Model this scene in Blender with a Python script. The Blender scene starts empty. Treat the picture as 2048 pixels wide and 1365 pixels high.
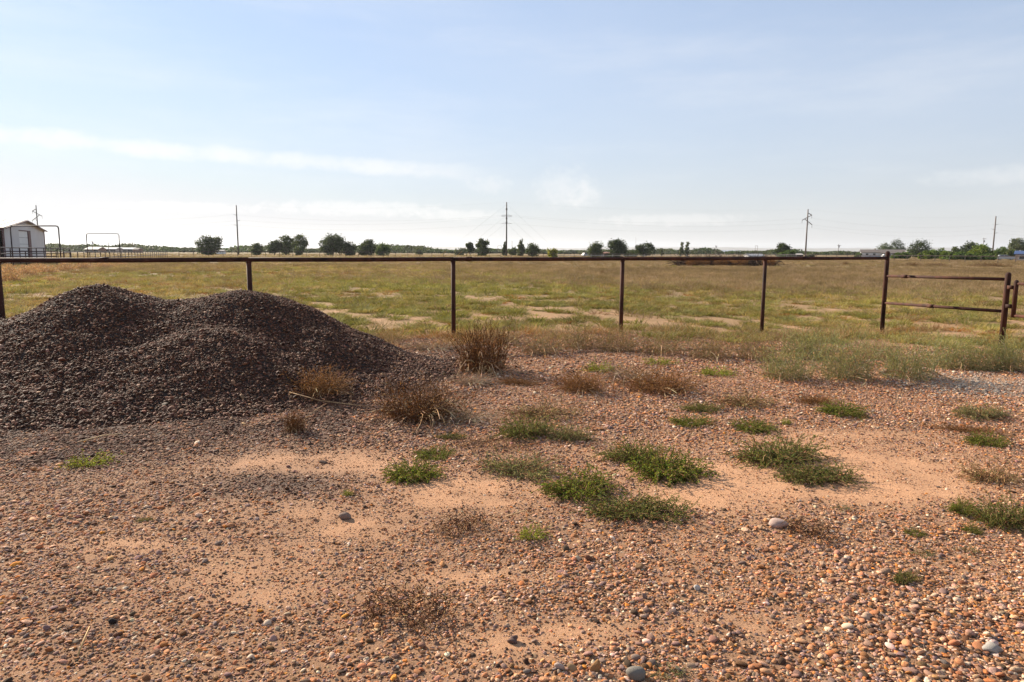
import bpy, math, random
import numpy as np
from mathutils import Vector, Matrix

# ------------------------------------------------------------------ camera, sky, sun, exposure
EYE = 1.55
PITCH = math.radians(7.45)
ROLL = 0.0038
F = 1365.0                                     # focal length in photo pixels (24 mm on 36 mm)
SUN_EL = math.radians(26.0)
SUN_AZ = math.radians(48.0)                    # to the left of straight ahead (+Y)
SUN_DIR = Vector((-math.sin(SUN_AZ)*math.cos(SUN_EL), math.cos(SUN_AZ)*math.cos(SUN_EL), math.sin(SUN_EL)))

scene = bpy.context.scene
C = scene.collection
fw = Vector((0, math.cos(PITCH), -math.sin(PITCH)))
r0 = Vector((1, 0, 0)); u0 = Vector((0, math.sin(PITCH), math.cos(PITCH)))
rt = r0*math.cos(ROLL) + u0*math.sin(ROLL)
up = u0*math.cos(ROLL) - r0*math.sin(ROLL)
cam_d = bpy.data.cameras.new('camera'); cam = bpy.data.objects.new('camera', cam_d); C.objects.link(cam)
M = Matrix((rt, up, -fw)).transposed().to_4x4(); M.translation = (0, 0, EYE)
cam.matrix_world = M
cam_d.sensor_width = 36; cam_d.lens = 24; cam_d.clip_end = 40000; cam_d.clip_start = 0.05
scene.camera = cam

world = bpy.data.worlds.new('World'); scene.world = world; world.use_nodes = True
def build_sky():
    nt = world.node_tree; N = nt.nodes; L = nt.links; N.clear()
    out = N.new('ShaderNodeOutputWorld'); bg = N.new('ShaderNodeBackground'); bg.inputs['Strength'].default_value = 0.0625
    sky = N.new('ShaderNodeTexSky'); sky.sky_type = 'NISHITA'; sky.sun_disc = False
    sky.sun_elevation = SUN_EL; sky.sun_rotation = -SUN_AZ
    sky.altitude = 900; sky.air_density = 1.0; sky.dust_density = 0.15; sky.ozone_density = 2.5
    tc = N.new('ShaderNodeTexCoord'); sep = N.new('ShaderNodeSeparateXYZ'); L.new(tc.outputs['Generated'], sep.inputs[0])
    def m(op, a, b=None, c=None):
        n = N.new('ShaderNodeMath'); n.operation = op
        for i, v in enumerate((a, b, c)):
            if v is None: continue
            if isinstance(v, (int, float)): n.inputs[i].default_value = v
            else: L.new(v, n.inputs[i])
        return n.outputs[0]
    az = m('ARCTAN2', sep.outputs[0], sep.outputs[1]); el = m('ARCSINE', sep.outputs[2])
    comb = N.new('ShaderNodeCombineXYZ'); L.new(az, comb.inputs[0]); L.new(el, comb.inputs[1])
    def noise(sx, sy, detail, rough=0.55, off=0.0):
        mp = N.new('ShaderNodeMapping'); mp.inputs['Scale'].default_value = (sx, sy, 1); mp.inputs['Location'].default_value = (off, off*0.7, off)
        L.new(comb.outputs[0], mp.inputs[0])
        n = N.new('ShaderNodeTexNoise'); n.inputs['Scale'].default_value = 1; n.inputs['Detail'].default_value = detail; n.inputs['Roughness'].default_value = rough
        L.new(mp.outputs[0], n.inputs['Vector']); return n.outputs['Fac']
    def ss(v, lo, hi):
        n = N.new('ShaderNodeMapRange'); n.interpolation_type = 'SMOOTHSTEP'; L.new(v, n.inputs[0])
        n.inputs[1].default_value = lo; n.inputs[2].default_value = hi; return n.outputs[0]
    n1 = noise(22, 30, 7, 0.6); n2 = noise(60, 75, 6, 0.6, 3.1)
    def blob(a0, e0, wa, we, wob, lo=0.25, hi=0.6):
        # soft-edged billowing cloud round azimuth a0, elevation e0 (degrees)
        da = m('DIVIDE', m('SUBTRACT', az, math.radians(a0)), math.radians(wa))
        de = m('DIVIDE', m('SUBTRACT', el, math.radians(e0)), math.radians(we))
        r = m('ADD', m('MULTIPLY', da, da), m('MULTIPLY', de, de))
        v = m('ADD', m('SUBTRACT', 1.0, r), m('MULTIPLY', m('SUBTRACT', n2, 0.5), wob))
        return ss(v, lo, hi)
    clouds = [(blob(4.2, 5.2, 3.0, 2.3, 2.6, .0, 1.4), 0.30), (blob(6.0, 4.6, 1.6, 1.3, 2.2, .0, 1.2), 0.25), (blob(-1.8, 5.4, 2.2, .9, 2.2, .0, 1.2), .25),
              (blob(-12.5, 3.4, 9.0, .75, 2.2, .0, 1.0), 0.4), (blob(-4.5, 3.0, 4.5, .55, 2.4, .0, 1.0), .35), (blob(13, 2.6, 8, .6, 2.4, .0, 1.0), .3),
              (blob(-25, 3.2, 7, .5, 2.2, .0, 1.0), .3), (blob(36, 5.2, 7.5, .8, 1.6, .0, 1.4), .3)]
    # the long flat band left of the centre, sinking to the right
    line = m('ADD', m('MULTIPLY', az, -0.037), math.radians(6.3))
    d = m('DIVIDE', m('SUBTRACT', el, line), math.radians(0.85))
    band = m('ADD', m('SUBTRACT', 1.0, m('MULTIPLY', d, d)), m('MULTIPLY', m('SUBTRACT', n1, 0.5), 2.2))
    band = m('MULTIPLY', ss(band, 0.2, 1.3), ss(m('MULTIPLY', az, -1.0), 0.0, 0.16))
    clouds.append((band, 0.5))
    # thin high veil
    ci = noise(3.0, 16, 6, 0.6, 7.7); cirrus = m('MULTIPLY', ss(ci, 0.40, 0.78), ss(el, -0.02, 0.12)); clouds.append((cirrus, 0.20))
    ci2 = noise(1.3, 5, 4, 0.5, 1.7); clouds.append((ss(ci2, 0.35, 0.75), 0.10))
    # a milky lower sky: dust over the plain
    veil = m('POWER', m('SUBTRACT', 1.0, m('MINIMUM', m('ABSOLUTE', m('SINE', el)), 1.0)), 5.0)
    mn = N.new('ShaderNodeVectorMath'); mn.operation = 'MINIMUM'; mn.inputs[1].default_value = (8.0, 8.4, 9.0); L.new(sky.outputs[0], mn.inputs[0]); col = mn.outputs[0]
    def mixin(col, fac, tint):
        mx = N.new('ShaderNodeMix'); mx.data_type = 'RGBA'; L.new(fac, mx.inputs[0]); L.new(col, mx.inputs[6])
        mx.inputs[7].default_value = tint; return mx.outputs[2]
    hi = N.new('ShaderNodeValue'); hi.outputs[0].default_value = 0.38
    col = mixin(col, hi.outputs[0], (4.3, 5.3, 7.0, 1))
    col = mixin(col, m('MINIMUM', m('MULTIPLY', veil, 1.02), 0.93), (4.25, 4.22, 4.2, 1))
    for msk, amt in clouds:
        col = mixin(col, m('MULTIPLY', msk, amt), (6.9, 6.75, 6.6, 1))
    L.new(col, bg.inputs['Color']); L.new(bg.outputs[0], out.inputs[0])
build_sky()

sun_d = bpy.data.lights.new('sun', 'SUN'); sun_d.energy = 5.0; sun_d.angle = math.radians(0.5); sun_d.color = (1.0, 0.88, 0.72)
sun = bpy.data.objects.new('sun', sun_d); C.objects.link(sun); sun.rotation_euler = SUN_DIR.to_track_quat('Z', 'Y').to_euler()
sun.location = (-60, 50, 60)
vs = scene.view_settings; vs.view_transform = 'Standard'; vs.look = 'None'; vs.gamma = 1; vs.use_curve_mapping = False
vs.exposure = 1.3
scene.cycles.use_denoising = True
scene.cycles.max_bounces = 6; scene.cycles.diffuse_bounces = 3; scene.cycles.glossy_bounces = 2; scene.cycles.transmission_bounces = 3
scene.cycles.transparent_max_bounces = 4; scene.cycles.volume_bounces = 0

# ------------------------------------------------------------------ small maths
rng = np.random.default_rng(11)
def sstep(t):
    t = np.clip(t, 0, 1); return t*t*(3-2*t)
def vnoise(x, y, seed=0):
    x = np.asarray(x, float); y = np.asarray(y, float)
    xi = np.floor(x).astype(np.int64); yi = np.floor(y).astype(np.int64); xf = x-xi; yf = y-yi
    def h(a, b):
        n = (a*374761393 + b*668265263 + seed*982451653) & 0xFFFFFFFF
        n = ((n ^ (n >> 13))*1274126177) & 0xFFFFFFFF
        return ((n ^ (n >> 16)) & 0xFFFF)/65535.0
    sx = xf*xf*(3-2*xf); sy = yf*yf*(3-2*yf)
    a = h(xi, yi)*(1-sx)+h(xi+1, yi)*sx; b = h(xi, yi+1)*(1-sx)+h(xi+1, yi+1)*sx
    return a*(1-sy)+b*sy
def fbm(x, y, seed=0, o=4):
    t = 0; a = 0.5; s = 0
    for i in range(o):
        t = t + a*vnoise(x*2**i, y*2**i, seed+i*17); s += a; a *= 0.5
    return t/s
def terrain(x, y):
    x = np.asarray(x, float); y = np.asarray(y, float)
    h = -0.30*sstep((x-1)/7)*sstep((y-8)/6)
    near = np.exp(-((x/14)**2+((y-6)/14)**2))
    h = h + near*(0.05*(fbm(x*0.7, y*0.7, 5, 3)-0.5) + 0.034*(fbm(x*3.4, y*3.4, 9, 4)-0.5))
    return h
def ray(px, py):
    return fw*F + rt*(px-1024) - up*(py-682.5)
def at(px, py, Y):
    d = ray(px, py); t = Y/d.y; return Vector((d.x*t, Y, EYE+d.z*t))
def ground(px, py):
    d = ray(px, py); z = 0.0
    for _ in range(6):
        t = (z-EYE)/d.z; p = Vector((0, 0, EYE))+d*t; z = float(terrain(p.x, p.y))
    return Vector((p.x, p.y, z))
def on_ground(px, Y):
    """the spot at distance Y straight under image column px"""
    p = at(px, 505, Y); p.z = float(terrain(p.x, p.y)); return p

# ------------------------------------------------------------------ scene helpers
def put(o, parent=None):
    C.objects.link(o)
    if parent is not None: o.parent = parent
    return o
def tag(o, label, cat=None, group=None, kind=None):
    if label: o['label'] = label
    if cat: o['category'] = cat
    if group: o['group'] = group
    if kind: o['kind'] = kind
    return o
def thing(name, label, cat, loc=(0, 0, 0), rz=0.0, group=None):
    o = bpy.data.objects.new(name, None); C.objects.link(o); o.location = loc; o.rotation_euler = (0, 0, rz); o.empty_display_size = 0.2
    return tag(o, label, cat, group)
def np_mesh(name, V, faces, mat=None, col=None, smooth=False):
    """faces: list of (n,k) index arrays"""
    me = bpy.data.meshes.new(name); V = np.asarray(V, np.float32).reshape(-1, 3)
    me.vertices.add(len(V)); me.vertices.foreach_set('co', V.ravel())
    idx = []; st = []; tot = 0
    for Fa in faces:
        Fa = np.asarray(Fa, np.int32)
        if Fa.size == 0: continue
        idx.append(Fa.ravel()); st.append(tot+np.arange(len(Fa))*Fa.shape[1]); tot += Fa.size
    idx = np.concatenate(idx); st = np.concatenate(st)
    me.loops.add(len(idx)); me.loops.foreach_set('vertex_index', idx.astype(np.int32))
    me.polygons.add(len(st)); me.polygons.foreach_set('loop_start', st.astype(np.int32))
    if smooth: me.polygons.foreach_set('use_smooth', np.ones(len(st), bool))
    me.update(calc_edges=True)
    if col is not None:
        a = me.color_attributes.new('col', 'FLOAT_COLOR', 'POINT')
        c = np.ones((len(V), 4), np.float32); c[:, :3] = col; a.data.foreach_set('color', c.ravel())
    if mat: me.materials.append(mat)
    return me
class MB:
    """collects boxes, tubes and loose faces into one mesh"""
    def __init__(s): s.v = []; s.f = []
    def add(s, vs_, fs):
        n = len(s.v); s.v += [tuple(p) for p in vs_]; s.f += [tuple(i+n for i in f) for f in fs]; return s
    def box(s, c, size, rz=0.0):
        x, y, z = (k/2 for k in size); R = Matrix.Rotation(rz, 3, 'Z')
        P = [Vector(c)+R @ Vector((a*x, b*y, d*z)) for d in (-1, 1) for a, b in ((-1, -1), (1, -1), (1, 1), (-1, 1))]
        return s.add(P, [(3, 2, 1, 0), (4, 5, 6, 7), (0, 1, 5, 4), (1, 2, 6, 5), (2, 3, 7, 6), (3, 0, 4, 7)])
    def tube(s, pts, rad, n=8, cap=True):
        pts = [Vector(p) for p in pts]; rad = rad if isinstance(rad, (list, tuple)) else [rad]*len(pts)
        rings = []; ref = None
        for i, p in enumerate(pts):
            t = (pts[min(i+1, len(pts)-1)]-pts[max(i-1, 0)]).normalized()
            if ref is None: ref = t.orthogonal().normalized()
            ref = (ref-t*ref.dot(t)).normalized(); b = t.cross(ref)
            rings.append([p+(ref*math.cos(2*math.pi*k/n)+b*math.sin(2*math.pi*k/n))*rad[i] for k in range(n)])
        V = [q for r in rings for q in r]; Fs = []
        for i in range(len(pts)-1):
            for k in range(n):
                k2 = (k+1) % n; Fs.append((i*n+k, i*n+k2, (i+1)*n+k2, (i+1)*n+k))
        if cap: Fs += [tuple(reversed(range(n))), tuple((len(pts)-1)*n+k for k in range(n))]
        return s.add(V, Fs)
    def prism(s, poly, d):
        """closed polygon of 3-D points pushed along vector d"""
        n = len(poly); P = [Vector(p) for p in poly]; Q = [p+Vector(d) for p in P]
        return s.add(P+Q, [tuple(reversed(range(n))), tuple(range(n, 2*n))]+[(i, (i+1) % n, n+(i+1) % n, n+i) for i in range(n)])
    def build(s, name, mat, parent=None, smooth=False, bevel=0.0):
        me = bpy.data.meshes.new(name); me.from_pydata(s.v, [], s.f)
        import bmesh
        bm = bmesh.new(); bm.from_mesh(me); bmesh.ops.recalc_face_normals(bm, faces=bm.faces)
        if bevel: bmesh.ops.bevel(bm, geom=list(bm.edges), offset=bevel, segments=2, affect='EDGES', profile=0.6)
        bm.to_mesh(me); bm.free()
        if smooth:
            for p in me.polygons: p.use_smooth = True
        me.materials.append(mat)
        return put(bpy.data.objects.new(name, me), parent)
def copy_tree(o, parent=None):
    c = o.copy(); C.objects.link(c); c.parent = parent
    for ch in o.children: copy_tree(ch, c)
    return c

# ------------------------------------------------------------------ materials
def lin(r, g, b):
    return tuple(((v/255)/12.92 if v/255 <= 0.04045 else ((v/255+0.055)/1.055)**2.4) for v in (r, g, b))
ALB = 0.84                                     # all surface colours below are given a little bright; this is their common reflectance scale
def new_mat(name):
    m = bpy.data.materials.new(name); m.use_nodes = True
    nt = m.node_tree; b = nt.nodes['Principled BSDF']; return m, nt, b
def simple(name, col, rough=0.7, metal=0.0, var=0.25, scale=8.0, bump=0.0, spec=0.5, col2=None, stretch=(1, 1, 1)):
    """base colour broken up by noise in object space"""
    m, nt, b = new_mat(name); N = nt.nodes; L = nt.links
    tc = N.new('ShaderNodeTexCoord'); mp = N.new('ShaderNodeMapping'); mp.inputs['Scale'].default_value = stretch; L.new(tc.outputs['Object'], mp.inputs[0])
    n = N.new('ShaderNodeTexNoise'); n.inputs['Scale'].default_value = scale; n.inputs['Detail'].default_value = 6; n.inputs['Roughness'].default_value = 0.65
    L.new(mp.outputs[0], n.inputs['Vector'])
    cr = N.new('ShaderNodeValToRGB'); L.new(n.outputs['Fac'], cr.inputs[0])
    c2 = col2 or tuple(v*(1+var) for v in col); c1 = tuple(v*(1-var)*ALB for v in col); c2 = tuple(v*ALB for v in c2)
    cr.color_ramp.elements[0].position = 0.32; cr.color_ramp.elements[1].position = 0.68
    cr.color_ramp.elements[0].color = (*c1, 1); cr.color_ramp.elements[1].color = (*c2, 1)
    L.new(cr.outputs[0], b.inputs['Base Color']); b.inputs['Roughness'].default_value = rough; b.inputs['Metallic'].default_value = metal
    b.inputs['Specular IOR Level'].default_value = spec
    if bump:
        bp = N.new('ShaderNodeBump'); bp.inputs['Strength'].default_value = bump; bp.inputs['Distance'].default_value = 0.01
        L.new(n.outputs['Fac'], bp.inputs['Height']); L.new(bp.outputs[0], b.inputs['Normal'])
    return m
def attr_mat(name, where, rough=0.8, translucent=0.0, noise_scale=0.0, bump=0.0, spec=0.08, tint=(1.25, 1.2, 0.7)):
    """colour carried by the mesh ('GEOMETRY') or by each scattered instance ('INSTANCER')"""
    m, nt, b = new_mat(name); N = nt.nodes; L = nt.links
    at_ = N.new('ShaderNodeAttribute'); at_.attribute_type = where; at_.attribute_name = 'col'
    sc_ = N.new('ShaderNodeVectorMath'); sc_.operation = 'SCALE'; sc_.inputs['Scale'].default_value = ALB; L.new(at_.outputs['Color'], sc_.inputs[0]); col = sc_.outputs[0]
    if noise_scale:
        tc = N.new('ShaderNodeTexCoord'); n = N.new('ShaderNodeTexNoise'); n.inputs['Scale'].default_value = noise_scale; n.inputs['Detail'].default_value = 4
        L.new(tc.outputs['Object'], n.inputs['Vector'])
        mr = N.new('ShaderNodeMapRange'); mr.inputs[1].default_value = 0.3; mr.inputs[2].default_value = 0.7; mr.inputs[3].default_value = 0.68; mr.inputs[4].default_value = 1.3
        L.new(n.outputs['Fac'], mr.inputs[0])
        vm = N.new('ShaderNodeVectorMath'); vm.operation = 'SCALE'; L.new(col, vm.inputs[0]); L.new(mr.outputs[0], vm.inputs['Scale']); col = vm.outputs[0]
        if bump:
            bp = N.new('ShaderNodeBump'); bp.inputs['Strength'].default_value = bump; bp.inputs['Distance'].default_value = 0.05
            L.new(n.outputs['Fac'], bp.inputs['Height']); L.new(bp.outputs[0], b.inputs['Normal'])
    L.new(col, b.inputs['Base Color']); b.inputs['Roughness'].default_value = rough; b.inputs['Specular IOR Level'].default_value = spec
    if translucent:
        tr = N.new('ShaderNodeBsdfTranslucent'); vm = N.new('ShaderNodeVectorMath'); vm.operation = 'MULTIPLY'; vm.inputs[1].default_value = tint
        L.new(col, vm.inputs[0]); L.new(vm.outputs[0], tr.inputs[0])
        mx = N.new('ShaderNodeMixShader'); mx.inputs[0].default_value = translucent
        out = nt.nodes['Material Output']; L.new(b.outputs[0], mx.inputs[1]); L.new(tr.outputs[0], mx.inputs[2]); L.new(mx.outputs[0], out.inputs[0])
    return m
MAT = {}
MAT['rust'] = simple('rusty_pipe', (0.034, 0.013, 0.009), 0.8, 0.0, 0.5, 7, 0.4, 0.25, col2=(0.100, 0.034, 0.018), stretch=(1, 1, 0.35))
MAT['rust_far'] = simple('rusty_pipe_far', (0.040, 0.019, 0.014), 0.6, 0.0, 0.3, 2)
MAT['stone'] = attr_mat('pebble_stone', 'INSTANCER', 0.85, 0, 1.6, 0.25, 0.12)
MAT['heap_stone'] = attr_mat('heap_stone', 'INSTANCER', 0.75, 0, 1.6, 0.25, 0.14)
MAT['stone_one'] = attr_mat('single_stone', 'GEOMETRY', 0.85, 0, 22, 0.35, 0.12)
MAT['leaf'] = attr_mat('leaves', 'GEOMETRY', 0.6, 0.35, 0)
MAT['tree_leaf'] = attr_mat('tree_leaves', 'GEOMETRY', 0.6, 0.28, 0)
MAT['twig'] = attr_mat('twigs', 'GEOMETRY', 0.85, 0.0, 0)
MAT['grass'] = attr_mat('grass_blades', 'INSTANCER', 0.75, 0.33, 0, tint=(1.15, 1.12, 0.8))
MAT['bark'] = simple('bark', (0.09, 0.065, 0.045), 0.9, 0, 0.35, 3, 0.4)
MAT['pole'] = simple('weathered_pole_wood', (0.16, 0.125, 0.105), 0.85, 0, 0.25, 2, stretch=(1, 1, .1))
MAT['pole_dark'] = simple('dark_pole_steel', (0.085, 0.072, 0.062), 0.7, 0, 0.2, 1)
MAT['wire'] = simple('wire_aluminium', (0.22, 0.22, 0.22), 0.5, 0.3, 0.1, 1)
MAT['insulator'] = simple('insulator_grey', (0.22, 0.22, 0.23), 0.4, 0, 0.1, 2)
MAT['white_wall'] = simple('pale_metal_siding', (0.62, 0.60, 0.60), 0.5, 0, 0.06, 0.7)
MAT['white_roof'] = simple('white_metal_roof', (0.56, 0.50, 0.41), 0.4, 0, 0.05, 0.5)
MAT['maroon'] = simple('maroon_trim', (0.10, 0.018, 0.020), 0.5, 0, 0.15, 2)
MAT['door_white'] = simple('white_door', (0.78, 0.78, 0.77), 0.45, 0, 0.04, 1)
MAT['grey_roof'] = simple('grey_roof', (0.40, 0.42, 0.45), 0.45, 0, 0.1, 0.5)
MAT['brown_roof'] = simple('brown_shingle_roof', (0.13, 0.105, 0.09), 0.85, 0, 0.2, 1.5)
MAT['rust_roof'] = simple('rust_roof', (0.20, 0.085, 0.045), 0.8, 0, 0.3, 0.6)
MAT['blue_roof'] = simple('blue_roof', (0.03, 0.06, 0.16), 0.45, 0, 0.1, 0.6)
MAT['tan_wall'] = simple('tan_wall', (0.46, 0.36, 0.29), 0.8, 0, 0.1, 0.8)
MAT['dark'] = simple('dark_opening', (0.02, 0.018, 0.017), 0.9, 0, 0.2, 1)  # near black standing in for indoor shade; also the wall of one shed
MAT['glass'] = simple('window_glass', (0.03, 0.035, 0.045), 0.08, 0, 0.1, 1, spec=0.8)
MAT['car_silver'] = simple('silver_paint', (0.45, 0.46, 0.47), 0.5, 0.0, 0.03, 1)
MAT['car_white'] = simple('white_paint', (0.6, 0.6, 0.59), 0.5, 0, 0.03, 1)
MAT['tyre'] = simple('tyre_rubber', (0.02, 0.02, 0.02), 0.9, 0, 0.1, 3)
MAT['white_pipe'] = simple('white_pipe', (0.62, 0.60, 0.58), 0.6, 0, 0.1, 0.5)
MAT['yellow'] = simple('yellow_guard', (0.62, 0.33, 0.05), 0.6, 0, 0.1, 1)

# ------------------------------------------------------------------ layout of the yard
# the paddock is a rectangle turned about 20 degrees to the view
GU = Vector((0.941, 0.338, 0)); GV = Vector((0.338, -0.941, 0))
def fence_spot(k): return (-7.5+3.22*k, 10.0+1.155*k)
# gravel heap: smooth union of rounded cones
LOBES = [(-5.15, 8.55, 1.15, 0.57, 0.35), (-3.62, 9.05, 1.04, 0.56, 0.55), (-4.4, 8.9, 0.90, 0.60, 0.3), (-3.5, 7.75, 0.66, 0.50, 0.5), (-6.6, 8.1, 0.72, 0.45, 0.4),
         (-2.6, 8.75, 0.44, 0.38, 0.35), (-1.75, 9.0, 0.13, 0.17, 0.3), (-4.4, 7.3, .42, .36, .4), (-2.3, 7.9, 0.16, .26, .3), (-5.6, 7.4, .5, .40, .5), (-7.6, 8.6, .8, .45, .4)]
def heap(x, y):
    x = np.asarray(x, float); y = np.asarray(y, float)
    wx = x+0.25*(fbm(x*1.3, y*1.3, 31, 3)-0.5); wy = y+0.25*(fbm(x*1.3, y*1.3, 47, 3)-0.5)
    k = 14.0; acc = np.exp(k*np.full_like(x, -0.05))
    for cx, cy, h, s, r in LOBES:
        d = np.sqrt((wx-cx)**2+(wy-cy)**2+r*r)-r
        acc = acc+np.exp(k*np.maximum(h-s*d, -0.6))
    z = np.log(acc)/k
    return z+0.075*(fbm(x*2.6, y*2.6, 77, 4)-0.5)*sstep(z/0.2)
def heap_z(x, y): return np.maximum(terrain(x, y), heap(x, y)+terrain(x, y)-0.03)

def gblob(x, y, px, py, wpx, hpx):
    """soft spot on the ground: given by where it is seen, turned into metres"""
    c = ground(px, py); a = ground(px+wpx, py); b = ground(px, py-hpx); d = ground(px, py+hpx)
    rx = abs(a.x-c.x); ry = max((b.y-d.y)/2, 0.05); cy = (b.y+d.y)/2
    return np.exp(-(((x-c.x)/rx)**2+((y-cy)/ry)**2))
SANDS = [(640, 925, 220, 28, 1.1), (860, 985, 120, 35, .7), (1010, 975, 110, 28, .8), (1120, 905, 160, 22, .45), (1480, 960, 170, 35, 1.0), (1780, 940, 230, 55, 1.1),
         (1600, 985, 200, 25, .9), (230, 1090, 200, 24, .6), (560, 1025, 170, 28, .55), (930, 1155, 130, 18, .75), (520, 1200, 130, 22, .5), (1020, 1285, 150, 35, .75),
         (1180, 1260, 120, 25, .6), (1500, 1250, 110, 30, .65), (60, 1330, 60, 20, .35), (420, 1150, 90, 20, .4), (1720, 870, 160, 12, .6), (700, 1060, 110, 25, .5), (1350, 1000, 120, 18, .5), (960, 1010, 100, 14, .6)]
def sandiness(x, y):
    s = np.zeros_like(x)
    for px, py, w, h, a in SANDS: s = s+a*gblob(x, y, px, py, w, h)
    s = s*(0.40+1.25*fbm(x*2.6, y*2.6, 3, 4))*(0.35+1.3*fbm(x*9, y*9, 7, 3))+0.30*sstep((fbm(x*0.9+9, y*1.3, 21, 4)-0.55)/0.2)
    return np.clip(s, 0, 1)
def greyness(x, y):
    """dark heap gravel spilt round the heap, pale road gravel by the gate"""
    d = sstep((heap(x, y)+0.30)/0.27)
    sp = gblob(x, y, 250, 850, 420, 55)+gblob(x, y, 560, 970, 170, 28)*.8+gblob(x, y, 720, 800, 160, 60)+gblob(x, y, 880, 745, 110, 45)*.8+gblob(x, y, 100, 900, 200, 40)
    return np.clip(sp*1.15+0.0*d, 0, 1)*sstep((fbm(x*3, y*3, 61, 3)-0.22)/0.2)
def beyond(x, y):
    """signed distance past the front fence line (positive = in the paddock)"""
    a = (x+7.5)*(-0.338)+(y-10.0)*0.941; b = (x-8.6)*0.941+(y-15.8)*0.338
    return np.maximum(a, np.where(a > -9, b, -9))

# ------------------------------------------------------------------ ground sheet
def axis(lo, hi, step, far, ratio=1.16):
    a = list(np.arange(lo, hi, step)); s = step; v = a[-1]
    while v < far: s *= ratio; v += s; a.append(v)
    s = step; v = a[0]; b = []
    while v > -far: s *= ratio; v -= s; b.append(v)
    return np.array(b[::-1]+a)
def build_ground():
    xs = axis(-9.5, 11.5, 0.075, 11000); ys = axis(1.6, 17.0, 0.075, 11000)
    X, Y = np.meshgrid(xs, ys); x = X.ravel(); y = Y.ravel()
    V = np.stack([x, y, terrain(x, y)], 1); nx = len(xs); ny = len(ys)
    i = (np.arange(ny-1)[:, None]*nx+np.arange(nx-1)[None]).ravel()
    near = (y < 40) & (np.abs(x) < 40)
    zone = np.zeros((len(x), 3)); bd = beyond(x, y)
    wob = 1.6*(fbm(x*0.5, y*0.5, 13, 3)-0.5)
    zone[:, 0] = np.where(near, sstep((bd+wob+0.5)/0.9), np.where(y > 8, 1, 0))
    zone[:, 1] = np.where(near, greyness(x, y), 0)
    zone[:, 2] = np.where(near, sandiness(x, y), 0)
    m, nt, b = new_mat('yard_and_field_ground'); N = nt.nodes; L = nt.links
    geo = N.new('ShaderNodeNewGeometry'); P = geo.outputs['Position']
    at_ = N.new('ShaderNodeAttribute'); at_.attribute_name = 'col'; sp = N.new('ShaderNodeSeparateColor'); L.new(at_.outputs['Color'], sp.inputs[0])
    def noise(scale, detail=5, rough=0.6, stretch=None):
        v = P
        if stretch:
            mp = N.new('ShaderNodeMapping'); mp.inputs['Scale'].default_value = stretch; L.new(P, mp.inputs[0]); v = mp.outputs[0]
        n = N.new('ShaderNodeTexNoise'); n.inputs['Scale'].default_value = scale; n.inputs['Detail'].default_value = detail; n.inputs['Roughness'].default_value = rough
        L.new(v, n.inputs['Vector']); return n.outputs['Fac']
    def ramp(v, stops):
        r = N.new('ShaderNodeValToRGB'); L.new(v, r.inputs[0]); e = r.color_ramp.elements
        while len(e) < len(stops): e.new(0.5)
        for k, (p, c) in enumerate(stops): e[k].position = p; e[k].color = (*c, 1)
        return r.outputs[0]
    def mix(f, a, c):
        mx = N.new('ShaderNodeMix'); mx.data_type = 'RGBA'
        L.new(f, mx.inputs[0]) if not isinstance(f, float) else setattr(mx.inputs[0], 'default_value', f)
        L.new(a, mx.inputs[6]); L.new(c, mx.inputs[7]); return mx.outputs[2]
    fine = noise(260, 3, 0.7); mid = noise(9, 6, 0.65)
    sand = ramp(mid, [(0.3, (0.52, 0.280, 0.150)), (0.7, (0.63, 0.358, 0.205))])
    grain = ramp(fine, [(0.30, (0.19, 0.095, 0.055)), (0.42, (0.51, 0.275, 0.150)), (0.60, (0.59, 0.33, 0.185)), (0.75, (0.68, 0.43, 0.285))])
    sand = mix(0.45, sand, grain)
    dirt_shade = ramp(noise(120, 4, 0.7), [(0.3, (0.10, 0.055, 0.033)), (0.5, (0.25, 0.145, 0.085)), (0.72, (0.40, 0.25, 0.155))])  # soil under the gravel, darkened to paint in shadow between the stones
    yard = mix(sp.outputs[2], mix(0.25, dirt_shade, sand), sand)
    grey = ramp(noise(75, 4, 0.7), [(0.3, (0.055, 0.038, 0.030)), (0.55, (0.16, 0.115, 0.090)), (0.75, (0.30, 0.23, 0.19))])
    yard = mix(sp.outputs[1], yard, grey)
    # paddock: dry turf, green patches, rust-coloured low weeds, bare soil
    f1 = noise(0.16, 5, 0.6, (1, 0.5, 1)); f2 = noise(2.0, 5, 0.65, (0.6, 1, 1)); f3 = noise(7, 4, 0.7)
    turf = ramp(f1, [(0.32, (0.22, 0.15, 0.095)), (0.45, (0.18, 0.145, 0.06)), (0.56, (0.21, 0.145, 0.08)), (0.68, (0.24, 0.165, 0.115))])
    turf2 = ramp(f2, [(0.30, (0.23, 0.105, 0.045)), (0.45, (0.16, 0.135, 0.045)), (0.58, (0.24, 0.16, 0.08)), (0.68, (0.38, 0.235, 0.14))])
    field = mix(0.5, turf, turf2)
    field = mix(0.3, field, ramp(f3, [(0.3, (0.12, 0.09, 0.04)), (0.7, (0.46, 0.31, 0.18))]))
    bare = N.new('ShaderNodeMapRange'); bare.interpolation_type = 'SMOOTHSTEP'; L.new(f2, bare.inputs[0]); bare.inputs[1].default_value = 0.57; bare.inputs[2].default_value = 0.62
    sy = N.new('ShaderNodeSeparateXYZ'); L.new(P, sy.inputs[0])
    nr = N.new('ShaderNodeMapRange'); L.new(sy.outputs[1], nr.inputs[0]); nr.inputs[1].default_value = 16; nr.inputs[2].default_value = 34; nr.inputs[3].default_value = 0.9; nr.inputs[4].default_value = 0.0
    mm = N.new('ShaderNodeMath'); mm.operation = 'MULTIPLY'; L.new(bare.outputs[0], mm.inputs[0]); L.new(nr.outputs[0], mm.inputs[1])
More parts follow.
